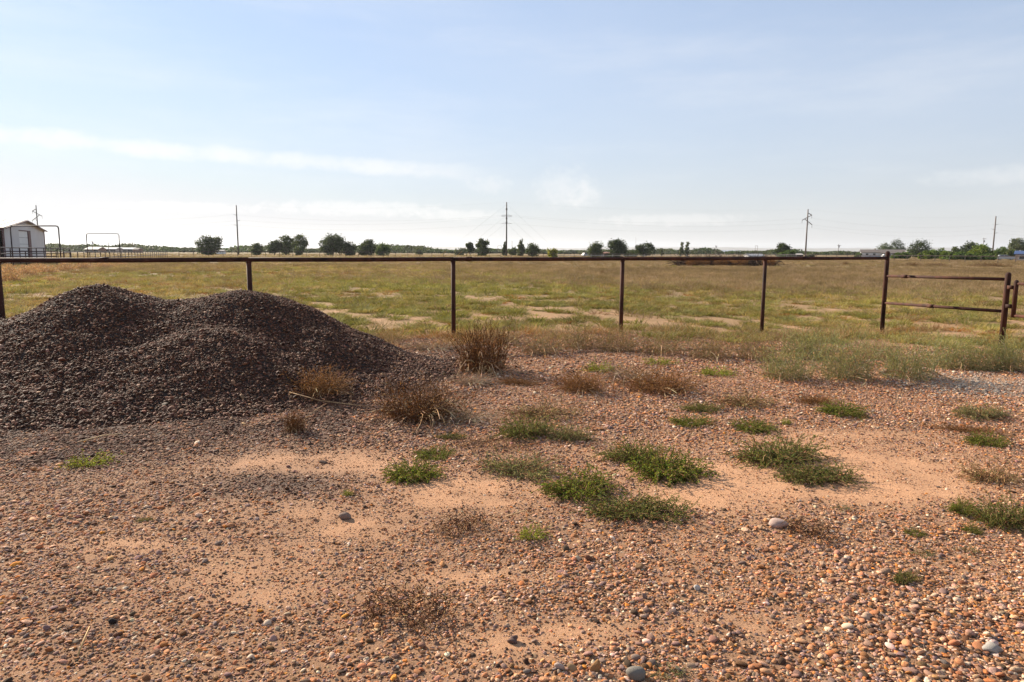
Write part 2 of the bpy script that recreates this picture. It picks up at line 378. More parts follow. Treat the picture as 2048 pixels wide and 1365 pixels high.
    m2 = N.new('ShaderNodeMath'); m2.operation = 'MULTIPLY_ADD'; L.new(nr.outputs[0], m2.inputs[0]); m2.inputs[1].default_value = 0.42; m2.inputs[2].default_value = 0.0
    m3 = N.new('ShaderNodeMath'); m3.operation = 'MAXIMUM'; L.new(mm.outputs[0], m3.inputs[0]); L.new(m2.outputs[0], m3.inputs[1])
    field = mix(m3.outputs[0], field, sand)
    col = mix(sp.outputs[0], yard, field)
    sc_ = N.new('ShaderNodeVectorMath'); sc_.operation = 'SCALE'; sc_.inputs['Scale'].default_value = ALB; L.new(col, sc_.inputs[0])
    L.new(sc_.outputs[0], b.inputs['Base Color']); b.inputs['Roughness'].default_value = 0.95; b.inputs['Specular IOR Level'].default_value = 0.1
    bp = N.new('ShaderNodeBump'); bp.inputs['Strength'].default_value = 0.9; bp.inputs['Distance'].default_value = 0.010
    L.new(noise(60, 8, 0.78), bp.inputs['Height']); L.new(bp.outputs[0], b.inputs['Normal'])
    me = np_mesh('ground', V, [np.stack([i, i+1, i+nx+1, i+nx], 1)], m, zone, True)
    o = put(bpy.data.objects.new('ground', me)); return tag(o, None, kind='structure')
GROUND = build_ground()

# ------------------------------------------------------------------ scattering (one mass per call, points with their own size, turn and colour)
def scatter(name, P, R, S, col, idx, sources, mat, parent=None):
    coll = bpy.data.collections.new(name+'_shapes')
    for k, me in enumerate(sources):
        me.materials.clear(); me.materials.append(mat)
        coll.objects.link(bpy.data.objects.new('%s_%02d' % (name, k), me))
    me = bpy.data.meshes.new(name); n = len(P); me.vertices.add(n); me.vertices.foreach_set('co', np.asarray(P, np.float32).ravel())
    for nm, ty, key, arr in (('rot', 'FLOAT_VECTOR', 'vector', R), ('scl', 'FLOAT_VECTOR', 'vector', S)):
        a = me.attributes.new(nm, ty, 'POINT'); a.data.foreach_set(key, np.asarray(arr, np.float32).ravel())
    a = me.attributes.new('col', 'FLOAT_COLOR', 'POINT'); c = np.ones((n, 4), np.float32); c[:, :3] = col; a.data.foreach_set('color', c.ravel())
    a = me.attributes.new('pick', 'INT', 'POINT'); a.data.foreach_set('value', np.asarray(idx, np.int32))
    me.materials.append(mat)
    o = put(bpy.data.objects.new(name, me), parent); o['kind'] = 'stuff'
    g = bpy.data.node_groups.new(name, 'GeometryNodeTree')
    g.interface.new_socket('Geometry', in_out='INPUT', socket_type='NodeSocketGeometry'); g.interface.new_socket('Geometry', in_out='OUTPUT', socket_type='NodeSocketGeometry')
    gi = g.nodes.new('NodeGroupInput'); go = g.nodes.new('NodeGroupOutput'); ci = g.nodes.new('GeometryNodeCollectionInfo'); ip = g.nodes.new('GeometryNodeInstanceOnPoints')
    ci.inputs['Collection'].default_value = coll; ci.inputs['Separate Children'].default_value = True; ci.inputs['Reset Children'].default_value = True
    def na(nm, ty):
        q = g.nodes.new('GeometryNodeInputNamedAttribute'); q.data_type = ty; q.inputs['Name'].default_value = nm; return q.outputs['Attribute']
    L = g.links; L.new(gi.outputs[0], ip.inputs['Points']); L.new(ci.outputs[0], ip.inputs['Instance']); ip.inputs['Pick Instance'].default_value = True
    L.new(na('pick', 'INT'), ip.inputs['Instance Index']); L.new(na('rot', 'FLOAT_VECTOR'), ip.inputs['Rotation']); L.new(na('scl', 'FLOAT_VECTOR'), ip.inputs['Scale'])
    L.new(ip.outputs[0], go.inputs[0])
    md = o.modifiers.new('scatter', 'NODES'); md.node_group = g
    return o

def stone_mesh(name, seed, rough=0.25, sub=2, angular=0.0):
    import bmesh
    bm = bmesh.new(); bmesh.ops.create_icosphere(bm, subdivisions=sub, radius=1.0)
    R = np.random.default_rng(seed)
    K = R.normal(size=(7, 3)); K /= np.linalg.norm(K, axis=1)[:, None]; D = R.uniform(0.62, 0.95, 7); ph = R.uniform(0, 6, 3); fr = R.uniform(1.2, 2.4, (3, 3))
    for v in bm.verts:
        p = np.array(v.co); s = 1+rough*0.5*sum(math.sin(float(fr[k] @ p)+ph[k]) for k in range(3))/1.5
        p = p*s
        if angular:
            for k in range(7):
                d = float(K[k] @ p)
                if d > D[k]: p = p-K[k]*(d-D[k])*angular
        v.co = p
    me = bpy.data.meshes.new(name); bm.to_mesh(me); bm.free()
    for p in me.polygons: p.use_smooth = True
    return me
STONES = [stone_mesh('pebble_shape', 40+k, 0.30, 2, (0.35, 0.95, 0.7)[k % 3]) for k in range(12)]

PAL_YARD = np.array([[1.06, 0.985, 0.925]])*np.array([lin(196, 142, 102), lin(176, 124, 86), lin(164, 128, 108), lin(208, 166, 130), lin(144, 100, 68), lin(188, 124, 76), lin(144, 118, 106), lin(114, 82, 60),
                     lin(220, 196, 172), lin(208, 136, 62), lin(126, 108, 102), lin(82, 64, 52), lin(184, 152, 130), lin(166, 116, 80)])
WT_YARD = np.array([11, 11, 14, 8, 10, 4, 13, 9, 6, 1.2, 10, 7, 12, 8.]); WT_YARD /= WT_YARD.sum()
PAL_HEAP = np.array([[0.88, 0.72, 0.62]])*np.array([lin(118, 90, 74), lin(96, 74, 62), lin(136, 106, 88), lin(80, 60, 50), lin(154, 124, 104), lin(112, 80, 60), lin(176, 148, 126)])
WT_HEAP = np.array([20, 20, 14, 18, 8, 12, 4.]); WT_HEAP /= WT_HEAP.sum()
def palette(n, pal, wt, jit=0.16):
    c = pal[rng.choice(len(pal), n, p=wt)]*rng.normal(1, jit, (n, 1)).clip(0.5, 1.6)
    return np.clip(c*rng.normal(1, 0.05, (n, 3)), 0.01, 0.9)
def stone_xform(n, r):
    sx = r*rng.uniform(0.95, 1.45, n); sy = r*rng.uniform(0.8, 1.05, n); sz = r*rng.uniform(0.34, 0.66, n)
    rot = np.stack([rng.normal(0, 0.28, n), rng.normal(0, 0.28, n), rng.uniform(0, 6.28, n)], 1)
    return np.stack([sx, sy, sz], 1), rot

def build_gravel():
    Ps = []; Rs = []
    for y0, y1, dens, r_med, sig in ((2.0, 5.5, 1300, 0.0030, 0.38), (5.5, 9.0, 650, 0.0042, 0.34), (2.0, 3.6, 9000, 0.0049, 0.47), (3.6, 5.5, 6800, 0.0054, 0.44), (5.5, 8.5, 4000, 0.0066, 0.40), (8.5, 13.5, 1500, 0.0095, 0.35)):
        A = 0.86*(y1*y1-y0*y0)+1.2*(y1-y0); n = int(A*dens)
        y = np.sqrt(rng.uniform(y0*y0, y1*y1, n)); x = rng.uniform(-1, 1, n)*(0.86*y+0.6)
        r = np.exp(rng.normal(math.log(r_med), sig, n)).clip(0.0022, 0.022)
        s = sandiness(x, y); g = greyness(x, y); bd = beyond(x, y)
        keep = 1-0.76*s
        keep = np.where(r < 0.0052, np.maximum(keep, 0.62), keep)        # fine grit lies on the sand too
        keep = np.maximum(keep, g*0.95)
        if r_med < 0.0045: keep = np.full_like(r, 0.9)*(0.35+0.9*fbm(x*2.5, y*2.5, 301, 3))
        keep = keep*(1-sstep((bd+0.3)/1.2)*0.93)
        r = r*(1-0.45*s)*(0.75+0.5*fbm(x*1.1, y*1.1, 88, 2))*np.where(y < 4.5, 0.88+0.12*sstep((x+0.6)/2.2), 1.0)
        k = (rng.random(n) < keep) & (heap(x, y) < 0.05)
        Ps.append(np.stack([x, y, g], 1)[k]); Rs.append(r[k])
    P = np.concatenate(Ps); r = np.concatenate(Rs); n = len(P); g = P[:, 2]
    S, R = stone_xform(n, r)
    col = palette(n, PAL_YARD, WT_YARD); hc = palette(n, PAL_HEAP, WT_HEAP)
    pale = gblob(P[:, 0], P[:, 1], 1960, 770, 150, 22)
    isg = rng.random(n) < g*0.92
    col[isg] = hc[isg]
    isp = rng.random(n) < pale*0.9
    col[isp] = np.array(lin(164, 150, 136))*rng.normal(1, 0.2, (isp.sum(), 1)).clip(.5, 1.4)
    Z = terrain(P[:, 0], P[:, 1])+S[:, 2]*rng.uniform(0.0, 0.85, n)
    P = np.stack([P[:, 0], P[:, 1], Z], 1); idx = rng.integers(0, len(STONES), n)
    # the 300 pebbles that show largest are objects of their own, the rest one mass
    dist = P[:, 1]; inview = (np.abs(P[:, 0]) < 0.745*P[:, 1]) & (P[:, 1] > 2.32)
    show = np.where(inview, S[:, 0]/dist, 0); order = np.argsort(-show); big = order[:300]; rest = np.ones(n, bool); rest[big] = False
    o = scatter('gravel', P[rest], R[rest], S[rest], col[rest], idx[rest], [m.copy() for m in STONES], MAT['stone'])
    tag(o, 'tan, grey and rust coloured river gravel spread over the sandy yard', 'gravel', kind='stuff')
    for i in big:
        src = STONES[idx[i]].copy()
        src.materials.clear(); src.materials.append(MAT['stone_one'])
        a = src.color_attributes.new('col', 'FLOAT_COLOR', 'POINT'); c = np.ones((len(src.vertices), 4), np.float32); c[:, :3] = col[i]; a.data.foreach_set('color', c.ravel())
        p = put(bpy.data.objects.new('pebble', src), GROUND); p.location = P[i]; p.rotation_euler = R[i]; p.scale = S[i]
    return n
N_GRAVEL = build_gravel()

# ------------------------------------------------------------------ the dark gravel heap
def build_heap():
    xs = np.arange(-10.2, -0.2, 0.06); ys = np.arange(5.2, 12.4, 0.06); X, Y = np.meshgrid(xs, ys); x = X.ravel(); y = Y.ravel()
    V = np.stack([x, y, heap(x, y)+terrain(x, y)-0.03], 1); nx = len(xs); ny = len(ys)
    i = (np.arange(ny-1)[:, None]*nx+np.arange(nx-1)[None]).ravel(); Fq = np.stack([i, i+1, i+nx+1, i+nx], 1)
    hz = heap(x, y); keep = (hz[Fq].max(1) > -0.02)
    mat = simple('heap_grit', (0.050, 0.036, 0.029), 0.95, 0, 0.5, 45, 0.6, 0.1)
    root = thing('gravel_heap', 'large dark brown heap of gravel with two humps in front of the pipe fence', 'gravel heap', (-4.4, 8.5, 0))
    inv = root.matrix_basis.inverted()
    V2 = V-np.array([-4.4, 8.5, 0])
    put(bpy.data.objects.new('heap_body', np_mesh('heap_body', V2, [Fq[keep]], mat, None, True)), root)
    n = 330000; x = rng.uniform(-10.1, -0.3, n); y = rng.uniform(5.3, 12.3, n); z = heap(x, y)
    k = (z > rng.uniform(-0.01, 0.05, n)) & (rng.random(n) < np.where(y < 9.5, 1.0, 0.22)) & (x > -0.9*y-0.5); x = x[k]; y = y[k]; z = z[k]; n = len(x)
    e = 0.03; gx = (heap(x+e, y)-heap(x-e, y))/(2*e); gy = (heap(x, y+e)-heap(x, y-e))/(2*e)
    r = np.exp(rng.normal(math.log(0.0082), 0.40, n)).clip(0.0035, 0.028)*(1.15-0.25*np.clip(z, 0, 1)); S, R = stone_xform(n, r)
    R[:, 0] = np.arctan(gy)*0.6+rng.normal(0, 0.5, n); R[:, 1] = -np.arctan(gx)*0.6+rng.normal(0, 0.5, n)
    P = np.stack([x+4.4, y-8.5, z+terrain(x, y)-0.03+S[:, 2]*rng.uniform(0, 0.9, n)], 1)
    scatter('heap_stones', P, R, S, palette(n, PAL_HEAP, WT_HEAP, 0.36), rng.integers(0, len(STONES), n), [m.copy() for m in STONES], MAT['heap_stone'], root)
    return root
build_heap()

# ------------------------------------------------------------------ loose rocks one can pick out
def rock(px, py, wpx, hpx, col, label, seed, rz=0.0, angular=0.9, flat=0.6, tilt=0.0, name='rock'):
    g = ground(px, py); w = wpx*g.y/F*0.5/ (1.0); me = stone_mesh(name, seed, 0.35, 3, angular)
    a = me.color_attributes.new('col', 'FLOAT_COLOR', 'POINT'); c = np.ones((len(me.vertices), 4), np.float32); c[:, :3] = col; a.data.foreach_set('color', c.ravel())
    me.materials.append(MAT['stone_one']); o = put(bpy.data.objects.new(name, me))
    h = hpx*g.y/F*0.5
    o.location = (g.x, g.y, g.z+h*0.55); o.scale = (w, w*0.75, h); o.rotation_euler = (0, tilt, rz)
    return tag(o, label, 'rock')
rock(1272, 1356, 46, 34, lin(128, 122, 112), 'large smooth grey rock at the bottom edge beside the pale sprig', 3, 0.2, 0.5)
rock(1192, 1342, 22, 40, lin(168, 126, 84), 'pointed tan rock standing upright left of the large grey rock', 8, 0.5, 1.0, tilt=0.35)
rock(691, 1037, 27, 17, lin(140, 118, 104), 'angular grey brown rock alone on the sand right of the heap spill', 12, 0.1, 1.0)
rock(1555, 1052, 40, 19, lin(186, 160, 146), 'long pale pinkish oval rock beside dead twigs', 17, -0.15, 0.3)
rock(1984, 1303, 38, 26, lin(164, 156, 146), 'pale grey flat topped rock in the gravel near the right edge', 23, -0.3, 1.0)
rock(1119, 1338, 20, 19, lin(188, 166, 152), 'round pale cream cobble left of the pointed tan rock', 29, 0.2, 0.2)
rock(1732, 1237, 24, 16, lin(190, 158, 132), 'rounded cream pebble larger than its neighbours right of centre', 31, 0.0, 0.3)
rock(1280, 1137, 22, 14, lin(150, 116, 86), 'small brown rock lying in gravel below the green clumps', 37, 0.3, 1.0)
rock(225, 1247, 18, 14, lin(52, 46, 44), 'small black rock in the gravel at lower left', 41, 0.0, 0.8)
rock(647, 926, 17, 7, lin(112, 88, 74), 'flat dark stone on the bare sand below the heap', 43, 0.1, 0.9)
rock(1026, 1284, 24, 17, lin(110, 88, 80), 'dark mauve cobble at the edge of the lower sand patch', 47, 0.4, 0.5)
rock(1394, 1180, 14, 14, lin(196, 190, 182), 'small whitish round stone in the right gravel', 53, 0.4, 0.2)

# ------------------------------------------------------------------ front pipe fence and gate
def zt(x, y): return float(terrain(x, y))
def build_front_fence():
    root = thing('pipe_fence', 'rusty brown pipe fence with one top rail across the whole yard', 'fence', (fence_spot(0)[0], fence_spot(0)[1], 0))
    off = Vector(root.location)
    def part(name, mb, smooth=True): 
        o = mb.build(name, MAT['rust'], root, False)
        for p in o.data.polygons: p.use_smooth = len(p.vertices) == 4
        return o
    sp = {k: Vector((*fence_spot(k), 0)) for k in range(-2, 6)}
    top = lambda k: 1.40+0.008*max(k, 0)
    for k in range(-2, 5):
        p = sp[k]-off; part('post', MB().tube([p+Vector((0, 0, zt(sp[k].x, sp[k].y)-0.3)), p+Vector((0.0, 0, top(k)-0.02))], 0.040, 14))
    for k in range(-2, 5):
        a = sp[k]-off; b_ = sp[k+1]-off; a.z = top(k); b_.z = top(k+1)
        part('rail', MB().tube([a-(b_-a).normalized()*0.001, a.lerp(b_, .5)+Vector((0, 0, -0.006)), b_], 0.0365, 16))
    for k in range(-2, 5):
        q_ = sp[k]-off; part('weld', MB().tube([q_+Vector((0, 0, top(k)-.058)), q_+Vector((0, 0, top(k)-.044)), q_+Vector((0, 0, top(k)-.03))], [.041, .0455, .041], 14))
    for k, t in ((2, 0.085), (0, 0.4), (4, .3)):
        a = sp[k]-off; b_ = sp[k+1]-off; a.z = top(k); b_.z = top(k+1); c = a.lerp(b_, t); d = (b_-a).normalized()
        part('coupling', MB().tube([c-d*0.06, c+d*0.06], 0.042, 14))
    # tall corner post with a domed cap
    p = sp[5]-off; z0 = zt(sp[5].x, sp[5].y)
    part('corner_post', MB().tube([p+Vector((0, 0, z0-0.3)), p+Vector((0, 0, 1.56)), p+Vector((0, 0, 1.585)), p+Vector((0, 0, 1.598))], [0.048, 0.048, 0.036, 0.012], 16))
    # short return to the gate: two rails
    q = sp[5]+GV*2.76; zq = zt(q.x, q.y); qq = q-off
    part('gate_post', MB().tube([qq+Vector((0, 0, zq-0.3)), qq+Vector((0, 0, 1.15)), qq+Vector((0, 0, 1.18)), qq+Vector((0, 0, 1.195))], [0.052, 0.052, 0.039, 0.012], 16))
    for za, zb, tb in ((1.03, 1.06, .18), (0.41, 0.44, .43)):
        a = p.copy(); a.z = za; b_ = qq.copy(); b_.z = zb; part('side_rail', MB().tube([a, b_], 0.031, 14))
        c = a.lerp(b_, tb); d = (b_-a).normalized(); part('clamp', MB().tube([c-d*0.07, c+d*0.07], 0.041, 14))
    g = thing('pipe_gate', 'rusty pipe gate hung on the short gate post at the right edge', 'gate', (q.x, q.y, 0))
    def gp(name, mb):
        o = mb.build(name, MAT['rust'], g)
        for f in o.data.polygons: f.use_smooth = len(f.vertices) == 4
    e0 = GV*0.165; e1 = GV*3.6; zc = Vector((0, 0, 1))
    gp('upright', MB().tube([e0+zc*0.34, e0+zc*1.02, e0+zc*1.045, e0+zc*1.055], [0.04, 0.04, 0.03, 0.01], 14)); gp('upright', MB().tube([e1+zc*0.30, e1+zc*1.05], 0.04, 14))
    gp('gate_rail', MB().tube([e0+zc*0.985, e1+zc*0.985], 0.028, 12)); gp('gate_rail', MB().tube([e0+zc*0.375, e1+zc*0.375], 0.028, 12))
    gp('hinge', MB().box(e0*0.5+zc*0.91, (0.10, 0.10, 0.07), math.atan2(GV.y, GV.x))); gp('hinge', MB().box(e0*0.5+zc*0.55, (0.10, 0.10, 0.07), math.atan2(GV.y, GV.x)))
build_front_fence()

# ------------------------------------------------------------------ plant building blocks (numpy)
def unit(v): return v/np.maximum(np.linalg.norm(v, axis=-1, keepdims=True), 1e-9)
def rods(A, B, ra, rb, n=3):
    """three-sided tapered rods from A to B"""
    A = np.asarray(A, float); B = np.asarray(B, float); m = len(A); t = unit(B-A)
    ref = np.where(np.abs(t[:, 2:3]) > 0.9, np.array([[1.0, 0, 0]]), np.array([[0, 0, 1.0]])); u = unit(np.cross(t, ref)); w = np.cross(t, u)
    ra = np.broadcast_to(ra, (m,))[:, None]; rb = np.broadcast_to(rb, (m,))[:, None]; V = []
    for base, rad in ((A, ra), (B, rb)):
        for k in range(n):
            a = 2*math.pi*k/n; V.append(base+(u*math.cos(a)+w*math.sin(a))*rad)
    V = np.stack(V, 1).reshape(-1, 3); o = np.arange(m)[:, None]*2*n
    Fq = np.concatenate([np.stack([o[:, 0]+k, o[:, 0]+(k+1) % n, o[:, 0]+n+(k+1) % n, o[:, 0]+n+k], 1) for k in range(n)])
    return V, Fq
def leaves(P, D, L, W, R):
    """folded diamond leaves: base P, direction D, length L, width W"""
    m = len(P); D = unit(D); s = unit(np.cross(D, R.normal(size=(m, 3)))); nrm = np.cross(D, s)
    L = np.broadcast_to(L, (m,))[:, None]; W = np.broadcast_to(W, (m,))[:, None]
    V = np.stack([P, P+D*L*0.5+s*W+nrm*W*0.35, P+D*L, P+D*L*0.5-s*W+nrm*W*0.35], 1).reshape(-1, 3)
    o = np.arange(m)*4; return V, np.stack([o, o+1, o+2, o+3], 1)
def vary(R, col, n, j=0.2):
    col = np.asarray(col); c = col[R.integers(0, len(col), n)] if col.ndim == 2 else np.tile(col, (n, 1))
    return np.clip(c*R.normal(1, j, (n, 1)).clip(.4, 1.7)*R.normal(1, 0.06, (n, 3)), 0.005, 0.9)
def paths(R, n, segs, start, direction, length, droop, wander):
    """n bending stems -> points (n, segs+1, 3)"""
    P = [start]; d = unit(direction); step = (length/segs)[:, None]
    for k in range(segs):
        d = unit(d+R.normal(0, wander, (n, 3))+np.array([0, 0, -droop])*(k+1)/segs); p = P[-1]+d*step; p[:, 2] = np.maximum(p[:, 2], 0.01); P.append(p)
    return np.stack(P, 1)
class Plant:
    def __init__(s): s.sv = []; s.sf = []; s.sc = []; s.lv = []; s.lf = []; s.lc = []; s.ns = 0; s.nl = 0
    def stem(s, V, Fq, col): s.sv.append(V); s.sf.append(Fq+s.ns); s.ns += len(V); s.sc.append(np.repeat(col, len(V)//len(col), 0))
    def leaf(s, V, Fq, col): s.lv.append(V); s.lf.append(Fq+s.nl); s.nl += len(V); s.lc.append(np.repeat(col, 4, 0))
    def meshes(s, name):
        a = np_mesh(name+'_stems', np.concatenate(s.sv), [np.concatenate(s.sf)], MAT['twig'], np.concatenate(s.sc)) if s.sv else None
        b = np_mesh(name+'_foliage', np.concatenate(s.lv), [np.concatenate(s.lf)], MAT['leaf'], np.concatenate(s.lc)) if s.lv else None
        return a, b
def weed_mat(seed, cols, n=150, segs=5, leaf=0.042, lw=0.0095, per=16, lift=0.5, droop=0.35, stemcol=(0.22, 0.13, 0.06), twigs=25, wander=0.22, hole=0.0):
    """low spreading weed of unit radius and unit height 1 (scaled when placed)"""
    R = np.random.default_rng(seed); p = Plant()
    a = R.uniform(0, 6.283, n); rr = np.sqrt(R.uniform(hole, 0.5, n)); lop = 1+0.35*np.sin(a*2+seed)+0.2*np.sin(3*a+seed*2)
    st = np.stack([np.cos(a)*rr*0.8*lop, np.sin(a)*rr*0.8*lop, np.full(n, 0.02)], 1)
    d = np.stack([np.cos(a+R.normal(0, .6, n)), np.sin(a+R.normal(0, .6, n)), lift+R.uniform(0, 1.3, n)], 1)
    Q = paths(R, n, segs, st, d, R.uniform(0.3, 0.85, n), droop, wander)
    A = Q[:, :-1].reshape(-1, 3); B = Q[:, 1:].reshape(-1, 3); V, Fq = rods(A, B, 0.007, 0.005); p.stem(V, Fq, vary(R, np.array(stemcol), len(A)))
    k = R.integers(0, len(A), n*segs*per//2); f = R.random((len(k), 1)); P = A[k]*(1-f)+B[k]*f; D = unit(B[k]-A[k])*0.7+R.normal(0, 0.75, (len(k), 3))+np.array([0, 0, 0.35])
    V, Fq = leaves(P, D, R.uniform(0.6, 1.3, len(k))*leaf, R.uniform(0.7, 1.3, len(k))*lw, R); p.leaf(V, Fq, vary(R, np.array(cols), len(k), 0.25))
    if twigs:
        a = R.uniform(0, 6.283, twigs); st = np.stack([np.cos(a)*0.3, np.sin(a)*0.3, np.full(twigs, 0.1)], 1)*R.uniform(0, 1, (twigs, 1)); d = np.stack([np.cos(a), np.sin(a), R.uniform(0.1, 0.9, twigs)], 1)
        Q = paths(R, twigs, 5, st, d, R.uniform(0.5, 1.05, twigs), 0.5, 0.3); A = Q[:, :-1].reshape(-1, 3); B = Q[:, 1:].reshape(-1, 3)
        V, Fq = rods(A, B, 0.010, 0.007); p.stem(V, Fq, vary(R, np.array([lin(176, 140, 100), lin(140, 104, 70)]), len(A)))
    return p.meshes('weed')
def dry_bush(seed, cols, n=120, up_=1.6, spread=1.0, leaf=0.032, per=26, bare=30, barecol=None, droop=0.05, wander=0.16, stem=0.0042, lw=0.0065):
    """upright dried weed: fan of stems with seed husks, pale bare stalks round the foot"""
    R = np.random.default_rng(seed); p = Plant()
    a = R.uniform(0, 6.283, n); rr = np.sqrt(R.uniform(0, 1, n))*0.55*spread; st = np.stack([np.cos(a)*rr, np.sin(a)*rr, np.full(n, 0.0)], 1)
    b = R.uniform(0, 6.283, n); d = np.stack([np.cos(b)*0.55, np.sin(b)*0.55, np.full(n, up_)], 1)
    Q = paths(R, n, 6, st, d, R.uniform(0.45, 1.05, n), droop, wander); A = Q[:, :-1].reshape(-1, 3); B = Q[:, 1:].reshape(-1, 3)
    V, Fq = rods(A, B, stem, stem*0.7); p.stem(V, Fq, vary(R, np.array(cols)*0.9, len(A)))
    k = R.integers(0, len(A), n*per); k = k[R.random(len(k)) < np.clip(A[k][:, 2]*1.6+0.15, 0, 1)]; f = R.random((len(k), 1)); P = A[k]*(1-f)+B[k]*f
    D = unit(B[k]-A[k])+R.normal(0, 0.6, (len(k), 3)); V, Fq = leaves(P, D, R.uniform(0.6, 1.4, len(k))*leaf, R.uniform(.7, 1.3, len(k))*lw, R); p.leaf(V, Fq, vary(R, np.array(cols), len(k), 0.3))
    if bare:
        a = R.uniform(0, 6.283, bare); st = np.stack([np.cos(a), np.sin(a), np.full(bare, 0.4)], 1)*R.uniform(0, 0.4, (bare, 1)); d = np.stack([np.cos(a), np.sin(a), R.uniform(0, .8, bare)], 1)
        Q = paths(R, bare, 6, st, d, R.uniform(0.5, 1.1, bare)*spread, 0.55, 0.2); A = Q[:, :-1].reshape(-1, 3); B = Q[:, 1:].reshape(-1, 3)
        V, Fq = rods(A, B, 0.009, 0.006); p.stem(V, Fq, vary(R, np.array(barecol if barecol is not None else [lin(170, 134, 96), lin(196, 166, 130)]), len(A)))
    return p.meshes('dry_weed')
def twig_mat(seed, n=160):
    R = np.random.default_rng(seed); p = Plant()
    a = R.uniform(0, 6.283, n); rr = np.sqrt(R.uniform(0, 1, n)); st = np.stack([np.cos(a)*rr*.8, np.sin(a)*rr*.8, R.uniform(0.02, 0.5, n)], 1); b = R.uniform(0, 6.283, n)
    Q = paths(R, n, 5, st, np.stack([np.cos(b), np.sin(b), R.normal(0.1, 0.35, n)], 1), R.uniform(0.15, 0.7, n), 0.35, 0.35); A = Q[:, :-1].reshape(-1, 3); B = Q[:, 1:].reshape(-1, 3)
    V, Fq = rods(A, B, 0.010, 0.006); p.stem(V, Fq, vary(R, np.array([lin(86, 58, 40), lin(112, 78, 52), lin(62, 44, 34), lin(170, 132, 92)]), len(A)))
    return p.meshes('dead_twigs')

GREEN = [lin(112, 126, 70), lin(94, 110, 60), lin(128, 138, 82), lin(84, 98, 56), lin(128, 112, 68)]
BRIGHT = [lin(116, 134, 58), lin(98, 118, 50), lin(138, 146, 68), lin(84, 104, 48), lin(130, 116, 58)]
GREYG = [lin(138, 144, 104), lin(118, 126, 88), lin(154, 154, 116), lin(108, 116, 78)]
YELG = [lin(140, 150, 64), lin(120, 136, 54), lin(152, 150, 72)]
BROWN = [tuple(.82*v for v in c) for c in (lin(126, 86, 54), lin(100, 66, 42), lin(146, 104, 66), lin(84, 58, 42))]
RUST = [lin(146, 104, 64), lin(124, 84, 50), lin(162, 120, 78), lin(106, 74, 50)]
PALE = [lin(170, 144, 112), lin(150, 122, 96), lin(184, 160, 130)]
OLIVE = [lin(150, 142, 88), lin(132, 126, 78), lin(162, 146, 96), lin(154, 124, 82)]
KIND = {
    'green': [weed_mat(101+k, GREEN, 240) for k in range(3)],
    'bright': [weed_mat(111+k, BRIGHT, 250, leaf=0.038, lw=0.014, per=17, lift=0.3) for k in range(3)],
    'greygreen': [weed_mat(121+k, GREYG, 190, twigs=45, per=13) for k in range(2)],
    'yellow': [weed_mat(131+k, YELG, 80, leaf=0.07, lw=0.018, per=8, twigs=8) for k in range(2)],
    'twiggy': [weed_mat(141+k, GREYG+PALE, 90, twigs=110, per=5) for k in range(2)],
    'brown': [dry_bush(151, BROWN, 320, up_=1.3, per=26, bare=60, wander=.2), dry_bush(152, BROWN, 340, up_=0.65, per=26, bare=90, wander=.28)],
    'rust': [dry_bush(161+k, RUST, 340, up_=0.7, per=26, bare=26, droop=.15, wander=.26) for k in range(2)],
    'grey': [dry_bush(171+k, PALE, 110, up_=0.7, per=3, bare=80, barecol=[lin(176, 156, 132), lin(150, 130, 110)]) for k in range(2)],
    'wispy': [dry_bush(181+k, [tuple(1.15*v for v in c) for c in GREYG[:3]+OLIVE[:3]+OLIVE[:1]], 340, up_=1.4, per=22, bare=14, leaf=0.026, lw=0.005, stem=0.0028, wander=0.24, droop=.12) for k in range(3)],
    'wispybrown': [dry_bush(191+k, OLIVE+PALE+RUST[:1], 260, up_=1.4, per=18, bare=22, leaf=0.026, lw=0.005, stem=0.0028, wander=0.26, droop=.12) for k in range(3)],
    'deadtwig': [twig_mat(201+k, 190) for k in range(3)],
    'palesprig': [weed_mat(211, [lin(150, 158, 124), lin(132, 142, 108)], 60, leaf=0.06, lw=0.012, per=6, twigs=10)],
}
PLANT_N = {}
def plant(kind, px, py, wpx, hpx, name, label, cat='weed', group=None, rz=None, depth=None):
    """px,py: foot of the plant where it is seen; width and height in photo pixels at that distance"""
    k = PLANT_N.get(kind, 0); PLANT_N[kind] = k+1; meshes = KIND[kind][k % len(KIND[kind])]
    g = ground(px, py); s = g.y/F; h = hpx*s
    low = kind in ('green', 'bright', 'greygreen', 'yellow', 'twiggy', 'deadtwig', 'palesprig')
    w = wpx*s*(0.68 if low else 0.62 if kind.startswith('wispy') else 0.66)
    d = depth*g.y/F if depth else (min(w, h*1.6) if not low else w*0.75)
    z = float(heap_z(g.x, g.y+d*0.5))
    h = h*1.25 if low else h*(1.22 if kind.startswith('wispy') else 1.14)                                # a spreading plant fills height with its depth too
    root = thing(name, label, cat, (g.x, g.y+d*0.55, z-0.005), 0.0, group)
    for me, nm in zip(meshes, ('stems', 'foliage')):
        if me is None: continue
        o = put(bpy.data.objects.new(nm, me), root); o.scale = (w, d, h); 
    root.rotation_euler.z = random.Random(k*7+len(kind)).uniform(-0.5, 0.5) if rz is None else rz
    return root
GG = 'low green weeds scattered over the gravel yard'
P_ = plant
P_('bright', 820, 964, 108, 50, 'green_weed', 'feathery green weed on bare sand, leftmost of the green clumps', 'weed', GG)
P_('bright', 868, 919, 80, 24, 'green_weed', 'small dark green weed just behind the leftmost feathery clump', 'weed', GG)
P_('green', 1052, 878, 98, 52, 'green_weed', 'soft blue green weed in front of pale dry twigs near the centre', 'weed', GG)
P_('greygreen', 1137, 884, 72, 44, 'green_weed', 'thin greyish weed right of the soft blue green one', 'weed', GG)
